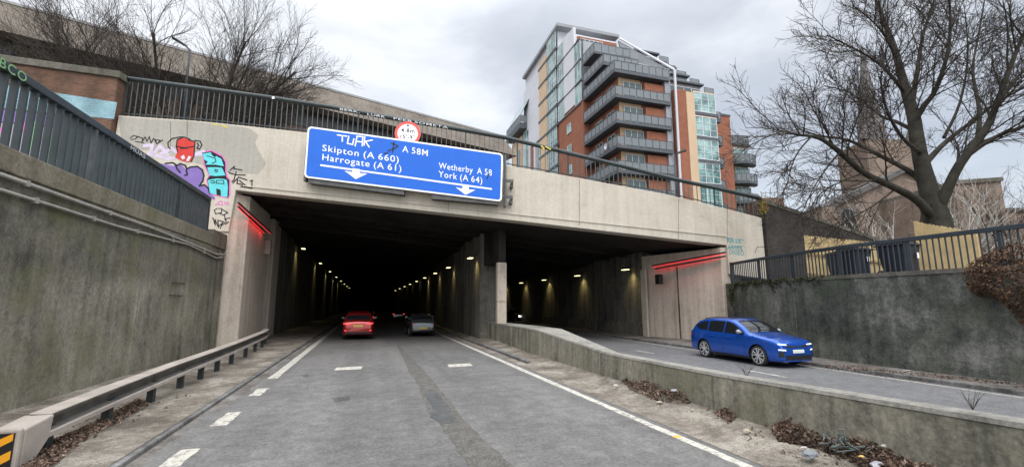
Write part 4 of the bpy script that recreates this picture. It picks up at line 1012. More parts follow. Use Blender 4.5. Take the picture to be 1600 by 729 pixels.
pile('leaf_pile', 'scatter of dead leaves in the right gutter', [(1290,571),(1400,584),(1500,597),(1600,613),(1600,617),(1490,601),(1400,590),(1290,575)], .03, 300, 6, .03, 'leaf', .02)
# bits of rubbish
def rock(name, label, cat, p, s_, mat, seed, sq=.6):
    r = random.Random(seed); bm = bmesh.new(); bmesh.ops.create_icosphere(bm, subdivisions=2, radius=1)
    mb = MB(); vs = []
    for v in bm.verts:
        k = 1 + r.uniform(-.16, .16); vs.append(Vector((v.co.x * s_[0] * k * .8, v.co.y * s_[1] * k * .8, max(-.3, v.co.z) * s_[2] * k * .8)) + Vector(p) + Vector((0, 0, s_[2] * .3)))
    mb.add(vs, [[v.index for v in f.verts] for f in bm.faces]); bm.free()
    return tag(mb.build(name, mat, smooth=False), label, cat)
grey = vary('grey stone', (.17, .18, .2), .2, 6, .9); pale = vary('pale litter', (.42, .40, .37), .15, 6, .7); cream = vary('cream litter', (.36, .31, .23), .2, 6, .8)
rock('stone', 'flat grey stone in front of the lower right leaf heap', 'stone', gnd(1265, 712, .12), (.16, .11, .07), grey, 1)
rock('plastic_bag', 'crumpled white bag at the front of the lower right leaf heap', 'bag', gnd(1372, 729, .14), (.15, .10, .06), vary('white bag', (.33, .32, .35), .2, 9, .5), 2)
rock('litter', 'white wrapper lying by the grey stone', 'litter', gnd(1256, 699, .12), (.07, .04, .02), pale, 3)
rock('litter', 'pale rag on top of the left leaf heap', 'litter', gnd(1053, 611, .30), (.10, .07, .05), vary('bluish rag', (.30, .30, .32), .2, 9, .8), 4)
rock('litter', 'white scrap at the left end of the leaf heap by the median wall', 'litter', gnd(962, 603, .13), (.09, .06, .05), pale, 5)
rock('litter', 'cream paper lying in front of the left leaf heap', 'litter', gnd(1030, 628, .1), (.09, .06, .025), cream, 6)
rock('litter', 'yellowish scrap on the dirt between leaf heap and white line', 'litter', gnd(1082, 641, .09), (.05, .04, .03), cream, 7)
rock('litter', 'white paper lying on the right footway by the wall', 'litter', gnd(1416, 579, .12), (.24, .07, .02), pale, 8)
rock('litter', 'small white scrap under the crash barrier', 'litter', gnd(196, 642, .1), (.09, .06, .03), pale, 9)
rock('litter', 'cream stone by the small leaf tuft', 'litter', gnd(1166, 674, .1), (.08, .06, .05), cream, 10)
rock('litter', 'white bottle top in the lower right leaf heap', 'litter', gnd(1381, 697, .34), (.05, .04, .03), pale, 11)
rock('litter', 'yellow bit of rubbish under the green netting', 'litter', gnd(1346, 713, .22), (.05, .035, .02), vary('yellow scrap', (.6, .4, .1), .2, 9, .7), 12)
rock('road_stud', 'amber road stud beside the right hand white line', 'road stud', gnd(1058, 682, .0), (.09, .06, .02), am, 13)
# green netting caught in the heap
nt_ = MB(); r_ = random.Random(3); g0 = gnd(1312, 692, .34)
for i in range(11):
    a = g0 + Vector((r_.gauss(0, .16), r_.gauss(0, .12), r_.uniform(-.1, .12))); p = [a]
    for j in range(6): p.append(p[-1] + Vector((r_.gauss(0, .05), r_.gauss(0, .05), r_.gauss(0, .03))))
    nt_.tube(p, .009, 4)
tag(nt_.build('netting', vary('green grey netting', (.075, .10, .095), .2, 9, .7)), 'tangle of green grey netting in the lower right leaf heap', 'netting')
# weeds on the median
def weed(px, py, z, label, seed, h):
    p = gnd(px, py, z); r = random.Random(seed); mb = MB()
    for i in range(14):
        a = r.uniform(0, 6.28); d = Vector((math.cos(a) * .5, math.sin(a) * .5, 1)).normalized(); mb.tube([p, p + d * h * .5, p + d * h * r.uniform(.7, 1.1) + Vector((r.gauss(0, .05), r.gauss(0, .05), 0))], [.003, .0025, .0015], 3)
    tag(mb.build('dry_weed', M['twig']), label, 'plant')
weed(1520, 640, .9, 'dry weed stalks growing from the top of the median wall at right', 1, .26)
weed(1167, 589, .83, 'thin dry weeds on the median wall in front of the car', 2, .3)
weed(970, 590, .16, 'dry weeds at the left end of the left leaf heap', 4, .35)

# ================================================================ STREET LAMPS
def street_lamp(p0, p1, head, label):
    t = thing('street_lamp', label, 'street lamp', tuple(p0))
    MB().tube([p0, Vector((p0.x, p0.y, p1.z))], [.11, .07], 10).build('column', M['railr'], t, smooth=True)
    top = Vector((p0.x, p0.y, p1.z)); h = head
    MB().tube([top, top + h * .25 + Vector((0, 0, .12))], .05, 8).build('bracket', M['railr'], t)
    mb = MB(); s_ = h.normalized(); side = s_.cross(Vector((0, 0, 1))).normalized()
    a = top + h * .2 + Vector((0, 0, .1)); b = top + h + Vector((0, 0, .26))
    mb.add([a - side*.1, a + side*.1, b + side*.2, b - side*.2, a - side*.08 + Vector((0,0,.1)), a + side*.08 + Vector((0,0,.1)), b + side*.12 + Vector((0,0,.12)), b - side*.12 + Vector((0,0,.12))], [(0,3,2,1),(4,5,6,7),(0,1,5,4),(1,2,6,5),(2,3,7,6),(3,0,4,7)])
    mb.build('lantern', M['plastic'], t)
p0 = far(281, 215, 31); p1 = far(292, 78, 31)
street_lamp(p0, p1, -ER * 1.0 + EF * -.6 + Vector((0, 0, .35)), 'tall grey street lamp among the bare trees above the bridge at left')
p0 = far(1059, 330, 33); p1 = far(1064, 243, 33); street_lamp(p0, p1, ER * .75 + EF * -.4, 'grey street lamp in front of the red brick apartments')

# ================================================================ BROWN HALL BEHIND THE BRIDGE
az = R(69.7); dh = Vector((math.sin(az), math.cos(az), 0)); nh = Vector((dh.y, -dh.x, 0)); Ph = onY(790, 250, 60); Ph.z = 0
def hp(px, py, o=0): return onplane(px, py, Ph + nh * o, dh)
hall = thing('concrete_hall', 'long low brown building with deep sloping fascia roof behind the bridge', 'building', (Ph.x - 20, Ph.y - 7, 10))
E0 = Vector((Ph.x, Ph.y, 0)) - dh * .6; LEN = 64
def H(t, z, o=0): return E0 - dh * t + nh * o + Vector((0, 0, z))
# overhanging canopy fascia: slopes outwards going down, like a mansard
mb = MB(); mb.add([H(-1.0, 22.75, 2.2), H(LEN, 22.2, 2.2), H(LEN, 25.2, .6), H(.5, 25.75, .6), H(-1.0, 22.75, -14), H(LEN, 22.2, -14), H(LEN, 25.2, -12), H(.5, 25.75, -12)],
    [(0,1,2,3),(4,7,6,5),(0,3,7,4),(1,5,6,2),(3,2,6,7),(0,4,5,1)]); mb.build('roof', M['concrete_b'], hall)
mb = MB(); mb.add([H(.6, 25.72, .68), H(LEN, 25.18, .68), H(LEN, 25.42, .62), H(.6, 25.98, .62), H(.6, 25.72, .2), H(LEN, 25.18, .2), H(LEN, 25.42, .2), H(.6, 25.98, .2)], [(0,1,2,3),(4,7,6,5),(0,3,7,4),(1,5,6,2),(3,2,6,7),(0,4,5,1)])
mb.build('roof_flashing', vary('lead flashing', (.19, .185, .18), .2, 1.5, .6, 0, False), hall)
mb = MB(); mb.prism([H(1, 20.9, .6), H(LEN, 20.4, .6), H(LEN, 22.2, .6), H(1, 22.7, .6)], -nh * 1.0); mb.build('window_band', M['dark'], hall)
for i in range(20):
    t = 2 + i * 3.1; MB().prism([H(t, 20.7, .66), H(t + .25, 20.7, .66), H(t + .25, 22.4, .66), H(t, 22.4, .66)], -nh * .1).build('mullion', M['slate'], hall)
mb = MB(); mb.prism([H(1, 8, .5), H(LEN, 8, .5), H(LEN, 20.4, .5), H(1, 20.9, .5)], -nh * 12); mb.build('wall', M['brickb'], hall)
for i in range(9):
    t = 6 + i * 6; mb = MB(); mb.prism([H(t, 14.5, .56), H(t + 2.2, 14.5, .56), H(t + 2.2, 18.6, .56), H(t, 18.6, .56)], -nh * .1); mb.build('window', M['dark'], hall)

# ================================================================ APARTMENT BLOCK
XB, YB = 29.3, 48.0
apt = thing('apartment_block', 'tall stepped apartment block of red brick, cream panels and grey balconies', 'building', (XB + 5, YB + 10, 4))
m_brick = brick('orange red brick', (.31, .115, .064), (.25, .092, .053), (.22, .12, .085), 1.5, 'XZ', .15)
m_brick2 = brick('orange red brick side', (.31, .115, .064), (.25, .092, .053), (.22, .12, .085), 1.5, 'YZ', .15)
m_cream = vary('cream render', (.50, .36, .235), .08, .6, .85, 0, False); m_white = vary('pale grey cladding', (.52, .52, .55), .06, .6, .6, 0, False)
m_slab = vary('balcony slab', (.06, .07, .08), .2, 1, .6, 0, False); m_gl = None
q = NT('apartment glazing'); co = q.coord((.6, .6, .45)); n_ = q.noise(co, 1.0, 3, .6); q.col(q.ramp(n_, (.38, (.05, .11, .11)), (.5, (.13, .25, .24)), (.62, (.27, .41, .39)))); q.set(.08, 0, .8); m_gl = q.m
m_gl2 = glass('teal balcony glazing', (.06, .11, .105), .06); m_frame = vary('window frame white', (.55, .57, .58), .08, 2, .5, 0, False); m_gd = glass('dark glazing', (.035, .06, .06), .06)
m_bal = vary('balcony rail panel', (.155, .17, .18), .15, 3, .4, .2, False); m_zinc = vary('zinc panel', (.27, .28, .30), .12, .7, .5, .3, False)
def bx(name, mat, x0, x1, y0, y1, z0, z1, parent=apt, bevel=0): return MB().box(x0, x1, y0, y1, z0, z1).build(name, mat, parent, bevel=bevel)
lv = [15.1, 18.5, 21.8, 25.1, 28.6, 32.1, 35.6, 39.0, 42.5, 46.0]      # floor levels
# windows between balconies on the front and on the corner side
def window(x0, x1, y, z0, z1, panes, mat=None, face='Y'):
    mb = MB()
    if face == 'Y':
        f = MB().box(x0, x1, y - .06, y + .02, z0, z1).build('window', mat or m_gl, apt)
        w = (x1 - x0) / panes
        for i in range(panes + 1): mb.box(x0 + w*i - .05, x0 + w*i + .05, y - .10, y - .062, z0, z1)
        mb.box(x0, x1, y - .101, y - .061, z1 - .09, z1); mb.box(x0, x1, y - .101, y - .061, z0, z0 + .09)
    else:
        f = MB().box(y - .06, y + .02, x0, x1, z0, z1).build('window', mat or m_gl, apt)
        w = (x1 - x0) / panes
        for i in range(panes + 1): mb.box(y - .10, y - .062, x0 + w*i - .05, x0 + w*i + .05, z0, z1)
        mb.box(y - .101, y - .061, x0, x1, z1 - .09, z1); mb.box(y - .101, y - .061, x0, x1, z0, z0 + .09)
    mb.build('frame', m_frame, f)
    return f
# core volume, stepped towards the street
IN = 1.2
bx('wall', m_brick2, XB + IN, 38.0, YB + IN, 66, 4, 32.1)
bx('wall', m_cream, XB + IN + .02, 33.9, YB + IN - .02, YB + 9, 4, 32.1)
bx('wall', m_brick2, XB, 38, 57.2, 68, 4, 32.6)
bx('upper_wall', m_brick, XB + 1.7, 35.6, 52.6, 68, 32.1, 35.0); bx('upper_wall', m_brick, XB + 1.8, 35.4, 55.0, 68, 35.0, 38.2)
bx('upper_wall', m_zinc, XB + .3, 36.5, 57.2, 68, 35.0, 41.9); bx('upper_wall', m_brick, XB + 1.6, 38.2, 61.6, 68, 41.9, 45.6)
bx('upper_wall', m_white, XB + .4, 39, 67, 84, 45.6, 49.6); bx('upper_wall', m_white, XB, 38, 61.8, 84, 32.6, 46); bx('upper_wall', m_zinc, XB + .02, 37, 57.6, 61.8, 32.6, 41.9)
window(31.6, 33.6, 52.55, 32.7, 34.8, 3, m_gd); window(31.6, 34.0, 54.95, 36.0, 38.0, 3, m_gd); window(31.4, 35.4, 61.55, 42.8, 45.2, 5, m_gd)
bx('wall', m_white, XB + .6, 38, 68, 84, 4, 49.2)
# roof canopy
mb = MB(); mb.add([(XB - .3, 65.5, 49.6), (41.2, 65.5, 49.7), (41.2, 86, 49.0), (XB - .3, 84.0, 48.9), (XB - .3, 65.5, 50.15), (41.2, 65.5, 50.25), (41.2, 86, 49.5), (XB - .3, 84.0, 49.5)], [(0,3,2,1),(4,5,6,7),(0,1,5,4),(1,2,6,5),(2,3,7,6),(3,0,4,7)]); mb.build('roof', vary('roof fascia', (.22, .23, .24), .1, 1, .5, 0, False), apt)
# balconies wrapped round the corner
def rail_run(pts, z0, h, name='balcony_rail'):
    mb = MB()
    for a, b in zip(pts[:-1], pts[1:]):
        a = Vector((*a, z0)); b = Vector((*b, z0)); d = (b - a).normalized(); n = Vector((d.y, -d.x, 0))
        L = (b - a).length; k = max(1, int(L / 1.05)); 
        mb.obox(a + Vector((0, 0, h - .06)), b - a, n * .07, Vector((0, 0, .07)))
        for i in range(k + 1): mb.obox(a + d * (L * i / k) - d * .025, d * .05, n * .06, Vector((0, 0, h)))
        mb.mi = 1
        for i in range(k): mb.obox(a + d * (L * i / k + .05) + n * .01 + Vector((0, 0, .10)), d * (L / k - .1), n * .015, Vector((0, 0, h - .22)))
        mb.mi = 0
    return mb.build(name, [m_slab, m_bal], apt)
def balcony(x0, x1, y0, y1, z, front=True, h=1.25):
    bx('balcony', m_slab, x0, x1, y0, y1, z - .46, z - .02, bevel=.03)
    rail_run([(x0 + .08, y1), (x0 + .08, y0 + .08), (x1, y0 + .08)], z - .02, h)
for i, z in enumerate(lv[:6]):
    balcony(XB, 37.8, YB, 57.1, z + .35)
balcony(XB, 34.9, 50.8, 56.9, 34.95); balcony(XB, 35.3, 53.3, 57.0, 38.05); balcony(XB + .5, 38.0, 59.5, 62, 42.3)
for z in lv[:5]:
    window(31.2, 34.0, YB + IN - .05, z + .3, z + 2.9, 3, m_gl2)
    bx('brick_panel', m_brick, 34.2, 37.2, YB + IN - .6, YB + IN + .1, z + .3, z + 2.9)
    window(50.3, 52.2, XB + IN - .02, z + .5, z + 2.75, 2, m_gd, 'X'); window(53.6, 55.4, XB + IN - .02, z + .5, z + 2.75, 2, m_gd, 'X')
bx('grey_panel', m_zinc, 37.2, 38.1, YB + .3, YB + 4, 4, 34)
# white fin: slanting blade, then a post down the front
mb = MB(); mb.prism([(38.0, YB - .35, 4), (38.45, YB - .35, 4), (38.75, YB - .35, 33.8), (31.4, YB + 9, 43.0), (30.9, YB + 9, 42.7), (38.2, YB - .35, 33.1)], (0, .0, 0)) if False else None
fin = MB(); fin.tube([(38.25, YB - .3, 4), (38.45, YB - .3, 33.6)], .17, 6); fin.build('fin_post', m_white, apt)
pA_ = Vector((38.45, YB - .3, 33.6)); pB_ = onY(968, 60, YB + 10)
fin = MB(); fin.tube([pA_, pB_], .17, 6); fin.build('fin_blade', m_white, apt)
mb = MB(); mb.add([pA_ + Vector((0, .3, -.2)), pB_ + Vector((0, .3, -.2)), onY(975, 92, YB + 9), Vector((37.4, YB + 1.5, 33.4)), pA_ + Vector((.1, .7, -.2)), pB_ + Vector((.1, .7, -.2)), onY(975, 92, YB + 9) + Vector((.1, .5, 0)), Vector((37.5, YB + 2, 33.4))], [(0,1,2,3),(4,7,6,5),(0,3,7,4),(1,5,6,2),(3,2,6,7),(0,4,5,1)])
mb.build('fin_web', m_zinc, apt)
# front right bay: brick strip, cream strip, glass bay per storey
bx('wall', m_brick, 38.5, 40.2, YB - .1, 62, 4, 31.0); bx('wall', m_cream, 40.2, 41.5, YB - .2, 62, 4, 30.8); bx('wall', m_brick, 41.5, 45.0, YB + .5, 62, 4, 31.0)
for z in lv[:5] + [11.7]:
    f = window(41.55, 45.1, YB, z - .4, z + 2.45, 3); mb = MB()
    for k in range(1, 3): mb.box(41.55, 45.1, YB - .1, YB - .063, z - .4 + k * .95 - .03, z - .4 + k * .95 + .03)
    mb.build('transom', m_frame, f)
    bx('bay_slab', m_slab, 41.45, 45.5, YB - .15, YB + 3, z - .85, z - .42); bx('cream_sill', m_cream, 41.5, 45.2, YB - .08, YB + 1, z - .42 + 2.87, z - .42 + 3.0)
    bx('balcony', m_slab, 45.12, 47.2, YB + 1.2, YB + 4, z - .85, z - .42); rail_run([(45.1, YB + 1.25), (47.15, YB + 1.25), (47.15, YB + 4)], z - .42, 1.1)
# stepped terraces going down to the right
for x0, x1, y0, z in ((39.4, 44.0, 58, 42.6), (39, 44.1, 56.5, 40.3), (38.8, 44.8, 55, 38.6), (38.6, 45.9, 53.5, 36.7), (38.5, 47.1, 52, 34.7)):
    bx('terrace_wall', m_zinc, x0, x1 - .3, y0 + .5, 66, z - 3.6, z); bx('terrace_slab', m_slab, x0 - .2, x1, y0, 66, z, z + .28)
    window(x0 + 1, x1 - .6, y0 + .48, z - 2.2, z - .5, 5, m_gd)
    rail_run([(x1 - .4, y0 - .4), (x1 + 1.3, y0 - .4), (x1 + 1.3, y0 + 3)], z - 2.0, 1.5)
# second brick block and the rounded balcony stack at the right end
bx('wall', m_brick, 46.5, 53.5, 54, 72, 4, 31.4); bx('parapet', m_slab, 46.4, 53.6, 53.9, 72, 31.4, 31.7)
bx('wall', m_cream, 53.5, 57.6, 55.2, 70, 4, 27.2); bx('parapet', m_slab, 53.4, 58.2, 54.8, 70, 27.2, 27.5); rail_run([(53.6, 55.0), (57.9, 55.0), (57.9, 60)], 27.5, 1.4)
for z in (24.4, 21.2, 18.0, 14.8, 11.6):
    window(54.9, 57.7, 55.15, z - .1, z + 2.4, 3)
    def arc(r0): return [(53.6 + 2.45 + math.cos(math.pi * (1 + i / 10)) * 2.5, 55.1 + math.sin(math.pi * (1 + i / 10)) * r0) for i in range(11)]
    mb = MB(); mb.prism([(x_, y_, z - .65) for x_, y_ in arc(1.9)], (0, 0, .42)); mb.build('balcony', m_slab, apt)
    rail_run(arc(1.8), z - .24, 1.2)
# left side elevation
for z in lv[1:5]: window(61.3, 62.7, XB - .02, z + .2, z + 1.7, 1, m_gl, 'X')
def strip(name, mat, y0, y1, z0, z1, o=.12): return MB().box(XB - o, XB + .3, y0, y1, z0, z1).build(name, mat, apt)
strip('white_panel', m_white, 59.6, 63.6, 32.6, 45.6, .10)
strip('cream_strip', m_cream, 70.6, 74.3, 4, 47.0, .35)
for k, z in enumerate([11.7] + lv):
    f = window(66.4, 70.3, XB - .2, z + .0, z + 3.05, 4, None, 'X'); mb = MB()
    for j in (1, 2): mb.box(XB - .3, XB - .263, 66.4, 70.3, z + j * 1.0 - .03, z + j * 1.0 + .03)
    mb.build('transom', m_frame, f)
    strip('bay_slab', m_slab, 66.0, 74.6, z - .42, z - .02, .42)
    if 32 < z < 43:
        window(63.7, 65.9, XB - .05, z + .1, z + 3.0, 3, None, 'X')
        if z < 40: window(57.3, 59.5, XB - .05, z + .1, z + 3.0, 2, None, 'X')
        strip('floor_line', m_slab, 57.6, 66.0, z - .22, z - .02, .16)
# recessed white bay, brick strip, tall white-framed glazing, then the low cream annex
bx('wall', m_white, XB + .5, 38, 74.3, 84, 4, 48.6)
strip('white_frame', m_white, 77.0, 78.2, 4, 39.0, .05); window(74.8, 76.6, XB + .3, 4, 39.5, 2, None, 'X'); strip('brick_strip', m_brick2, 78.2, 80.4, 4, 36.5, -.1); strip('white_frame', m_white, 80.4, 81.0, 4, 37, .1); strip('white_frame', m_white, 83.6, 84.2, 4, 37, .1); window(81.0, 83.6, XB, 4, 36.8, 2, None, 'X')
bx('wall', m_cream, XB - .4, 38, 84.3, 91, 4, 36.5); window(85, 87, XB - .4, 6, 34, 2, m_gd, 'X')
bx('balcony', m_slab, XB - 1.6, XB + 1, 82, 91.5, 37.2, 38.4); rail_run([(XB - 1.5, 91.4), (XB - 1.5, 82), (XB, 82)], 38.4, 1.6)
mb = MB(); mb.prism([(XB - 1.4, 91, 40.2), (XB - 1.4, 82, 40.2), (XB + .6, 80, 44.5), (XB + .6, 91, 44.5)], (.1, 0, 0)); mb.build('sloping_glazing', m_gl, apt)
# satellite dish on a balcony
mb = MB(); dc = Vector((XB - .15, 50.6, 22.7)); n_ = 14; vs = [dc + Vector((.12, 0, 0))] + [dc + Vector((-.05, .42 * math.cos(2*math.pi*i/n_), .42 * math.sin(2*math.pi*i/n_))) for i in range(n_)]
mb.add(vs, [(0, 1 + i, 1 + (i + 1) % n_) for i in range(n_)]); o = mb.build('satellite_dish', m_white); tag(o, 'white satellite dish on a corner balcony of the apartment block', 'satellite dish')

# ================================================================ CHURCH
DC = 46.0
def cz(px, py, o=0): return far(px, py, DC + o)
church = thing('stone_church', 'brown stone church with gable and tall spire behind the big bare tree', 'church', tuple(Vector((cz(1400, 330).x, cz(1400, 330).y, 3.5))))
def cbox(name, mat, px0, px1, ytop, o, depth, zb=3.0, parent=church):
    a = cz(px0, ytop, o); b = cz(px1, ytop, o); zt = (a.z + b.z) / 2; a.z = b.z = zb
    return MB().prism([a, b, b + Vector((0, 0, zt - zb)), a + Vector((0, 0, zt - zb))], EF * depth).build(name, mat, parent)
cbox('tower', M['stone'], 1353, 1425, 218, 3, 4.6)
# spire: octagonal pyramid
c = (cz(1366, 218, 3.2) + cz(1413, 218, 3.2)) / 2 + EF * 2.2; rad = (cz(1413, 218, 3.2) - cz(1366, 218, 3.2)).length / 2; ap = cz(1374, 68, 5.4); top = Vector((c.x, c.y, 0)) + Vector((0, 0, ap.z)); 
sh = (ap - top); sh.z = 0; c += sh * 0.0
mb = MB(); n = 8; vs = [Vector((c.x, c.y, c.z)) + ER * (rad * .93 * math.cos(math.pi/8 + 2*math.pi*i/n)) + EF * (rad * .93 * math.sin(math.pi/8 + 2*math.pi*i/n)) for i in range(n)] + [Vector((c.x, c.y, ap.z))]
mb.add(vs, [(i, (i+1) % n, n) for i in range(n)]); mb.build('spire', M['stone2'], church)
for px in (1351, 1423):
    a = cz(px, 218, 3.2); mb = MB(); k = .38; zt = cz(px, 196, 3.2).z
    vs = [a + ER * dx + EF * dy + Vector((0, 0, 0)) for dx, dy in ((-k, -k), (k, -k), (k, k), (-k, k))] + [Vector((a.x, a.y, zt))]; mb.add(vs, [(0, 1, 4), (1, 2, 4), (2, 3, 4), (3, 0, 4)]); mb.build('pinnacle', M['stone2'], church)
# nave gable with dark sloping roof edge
g1, g2, g3 = cz(1286, 330), cz(1412, 268), cz(1540, 336)
mb = MB(); b0_, b3_ = Vector((g1.x, g1.y, 3)), Vector((g3.x, g3.y, 3)); mb.prism([b0_, g1, g2, g3, b3_], EF * 3); mb.build('gable_wall', M['stone'], church)
mb = MB()
for a, b in ((g1, g2), (g2, g3)):
    up = Vector((0, 0, .45)); mb.prism([a - up * .2 - EF * .4, b - up * .2 - EF * .4, b + up - EF * .4, a + up - EF * .4], EF * 3.4)
mb.build('roof', M['slate'], church)
cbox('side_aisle', M['stone'], 1282, 1306, 323, -.6, 4)
w = cz(1326, 338, -.1)
mb = MB()
for i in range(12):
    a0 = math.pi * i / 12; a1 = math.pi * (i + 1) / 12
    p = lambda a, r: w + ER * (r * math.cos(a)) + Vector((0, 0, r * math.sin(a)))
    mb.prism([p(a0, .75), p(a0, 1.05), p(a1, 1.05), p(a1, .75)], EF * .2)
mb.build('arch_moulding', M['stone2'], church)
mb = MB(); mb.poly([w + ER * (.75 * math.cos(math.pi * i / 12)) + Vector((0, 0, .75 * math.sin(math.pi * i / 12))) + EF * .06 for i in range(13)] + [w - ER * .75 + EF * .06 + Vector((0, 0, -2.5)), w + ER * .75 + EF * .06 + Vector((0, 0, -2.5))]); mb.build('arched_window', M['dark'], church)
st = thing('stone_tower', 'square brown stone block with flat top right of the big tree trunk', 'building', tuple(Vector((far(1530, 360, 40).x, far(1530, 360, 40).y, 3.2))))
a = far(1490, 283, 38); b = far(1563, 278, 38); zt = a.z
a.z = b.z = 3
MB().prism([a, b, Vector((b.x, b.y, zt)), Vector((a.x, a.y, zt - .3))], EF * 8).build('wall', M['stone'], st)
MB().prism([Vector((a.x, a.y, zt - .3)) - EF * .15, Vector((b.x, b.y, zt)) - EF * .15 + ER * .1, Vector((b.x, b.y, zt + .35)) - EF * .15 + ER * .1, Vector((a.x, a.y, zt + .05)) - EF * .15], EF * 8.3).build('parapet', M['coping'], st)
hs2 = thing('stone_house', 'low stone range with flat roof at the far right edge', 'building', tuple(far(1600, 370, 42)))
a = far(1564, 330, 42); b = far(1720, 322, 42); zt = a.z; a.z = b.z = 3; MB().prism([a, b, Vector((b.x, b.y, zt)), Vector((a.x, a.y, zt))], EF * 8).build('wall', M['stone'], hs2)
MB().prism([Vector((a.x, a.y, zt)) - EF * .2, Vector((b.x, b.y, zt)) - EF * .2, Vector((b.x, b.y, zt + .3)) - EF * .2, Vector((a.x, a.y, zt + .3)) - EF * .2], EF * 8.3).build('roof', M['slate'], hs2)
lb = thing('brick_outbuilding', 'small red brick rooftop with thin railing behind the dark brick wall', 'building', tuple(far(1205, 330, 60)))
a = far(1190, 311, 60); b = far(1224, 305, 60); zt = a.z + .2; a.z = b.z = 4; MB().prism([a, b, Vector((b.x, b.y, zt)), Vector((a.x, a.y, zt))], EF * 5).build('wall', M['brickb'], lb)
mb = MB()
for i in range(6): p = a.lerp(b, i / 5); mb.cyl(Vector((p.x, p.y, zt)), Vector((p.x, p.y, zt + .9)), .03, 5)
mb.tube([Vector((a.x, a.y, zt + .7)), Vector((b.x, b.y, zt + .7))], .03, 5); mb.build('roof_railing', M['bars'], lb)

# ================================================================ CARS
def make_car(label, group, paint_m, style='suv', lit='none', plate='white', detail=True):
    """car with its nose at y = 0 looking along -y, tail at y = L"""
    car = thing('parked_car' if False else 'car', label, 'car', (0, 0, 0), group)
    if style == 'suv':
        L = 4.86; yt = [0, .04, .14, .32, .95, 1.30, 1.72, 2.14, 2.55, 3.1, 3.7, 4.12, 4.42, 4.66, 4.80, 4.86]; zt = [.62, .80, .93, .99, 1.10, 1.17, 1.42, 1.60, 1.68, 1.70, 1.66, 1.60, 1.46, 1.18, 1.04, .72]
        win_top = ([1.50, 2.18, 2.5, 3.2, 3.8, 4.2, 4.42], [1.14, 1.50, 1.575, 1.585, 1.55, 1.46, 1.36]); win_bot = ([1.5, 2.4, 3.4, 4.15, 4.42], [1.11, 1.12, 1.15, 1.20, 1.33])
        wins = [(1.55, 2.60), (2.68, 3.56), (3.64, 4.38)]; ws = (1.34, 2.10); rws = (4.44, 4.66); wheels = (.95, 3.83); hw = .965; belt = 1.1
    else:
        L = 4.3; yt = [0, .04, .14, .32, .9, 1.2, 1.62, 2.05, 2.45, 3.0, 3.5, 3.85, 4.05, 4.2, 4.27, 4.3]; zt = [.55, .70, .82, .88, .98, 1.03, 1.26, 1.42, 1.47, 1.47, 1.42, 1.32, 1.12, .96, .88, .6]
        win_top = ([1.42, 2.06, 2.4, 3.0, 3.5, 3.8], [1.0, 1.32, 1.38, 1.38, 1.33, 1.22]); win_bot = ([1.42, 3.8], [.97, 1.03]); wins = [(1.46, 2.4), (2.48, 3.3)]; ws = (1.22, 2.0); rws = (3.86, 4.06); wheels = (.82, 3.42); hw = .9; belt = .98
    yw = [0, .03, .10, .25, .5, 1.0, 2.0, L - 1.0, L - .45, L - .18, L - .05, L]
    ww = [.66, .74, .81, .88, .935, .975, 1.0, .99, .95, .89, .82, .74]
    zbt = ([0, .15, .7, L - .8, L - .2, L], [.30, .22, .19, .21, .30, .40])
    def wmax(y): return hw * smooth_interp(yw, ww, y)
    def top(y): return smooth_interp(yt, zt, y)
    def Wd(y, z):
        w_ = wmax(y)
        if z < .5: w_ *= 1 - .10 * ((.5 - z) / .3) ** 2
        elif z < belt: w_ *= 1 - .035 * ((z - .5) / (belt - .5)) ** 2
        else: w_ = w_ * .965 - (z - belt) * .40 - .02
        return w_
    def ring(y):
        zb_, zt_ = interp(*zbt, y), top(y); lo = zb_; pts = []
        zs = [lo + (zt_ - lo) * k for k in (0, .04, .12, .25, .4, .55, .68, .8, .9, .955, .985, 1.0)]
        rr_ = .085
        for z in zs:
            w_ = Wd(y, z); u = max(0, (z - (zt_ - rr_)) / rr_); w_ -= rr_ * (1 - math.sqrt(max(0, 1 - u * u)))
            u = max(0, ((lo + .05) - z) / .05); w_ -= .05 * (1 - math.sqrt(max(0, 1 - u * u))); pts.append((w_, z))
        we = pts[-1][0]; cr = .028 + .02 * (.4 < y < 1.3)
        for k in (.75, .5, .25): pts.append((we * k, zt_ + cr * (1 - k * k)))
        return pts, zt_ + cr
    ysn = sorted(set([round(L * (i / 70), 4) for i in range(71)] + [.015, .03, .05, .09, L - .015, L - .03, L - .06, L - .1]))
    mb = MB(); rings = []
    for y in ysn:
        pts, zc_ = ring(y); full = [Vector((x_, y, z)) for x_, z in pts] + [Vector((0, y, zc_))] + [Vector((-x_, y, z)) for x_, z in reversed(pts)]
        rings.append(full)
    n = len(rings[0]); vs = [p for r_ in rings for p in r_]
    fs = [(i*n+j, i*n+(j+1)%n, (i+1)*n+(j+1)%n, (i+1)*n+j) for i in range(len(rings)-1) for j in range(n)] + [tuple(range(n)), tuple(range((len(rings)-1)*n, len(rings)*n))[::-1]]
    mb.add(vs, fs); body = mb.build('body', [paint_m, M['plastic']], car, auto=38)
    # wheel arches cut out of the body
    cm = MB(); RW = .375 if style == 'suv' else .33
    for wy_ in wheels:
        for s_ in (-1, 1): cm.mi = 1; cm.tube([(s_ * (hw - .30), wy_, RW), (s_ * (hw + .2), wy_, RW)], RW + .055, 28)
    cut = cm.build('cutter', [paint_m, M['plastic']]); 
    bpy.context.view_layer.update()
    md_ = body.modifiers.new('arches', 'BOOLEAN'); md_.object = cut; md_.operation = 'DIFFERENCE'; md_.solver = 'EXACT'
    dg = bpy.context.evaluated_depsgraph_get(); nm = bpy.data.meshes.new_from_object(body.evaluated_get(dg)); body.modifiers.clear()
    old = body.data; body.data = nm; bpy.data.meshes.remove(old); cme = cut.data; bpy.data.objects.remove(cut); bpy.data.meshes.remove(cme)
    e_ = .006
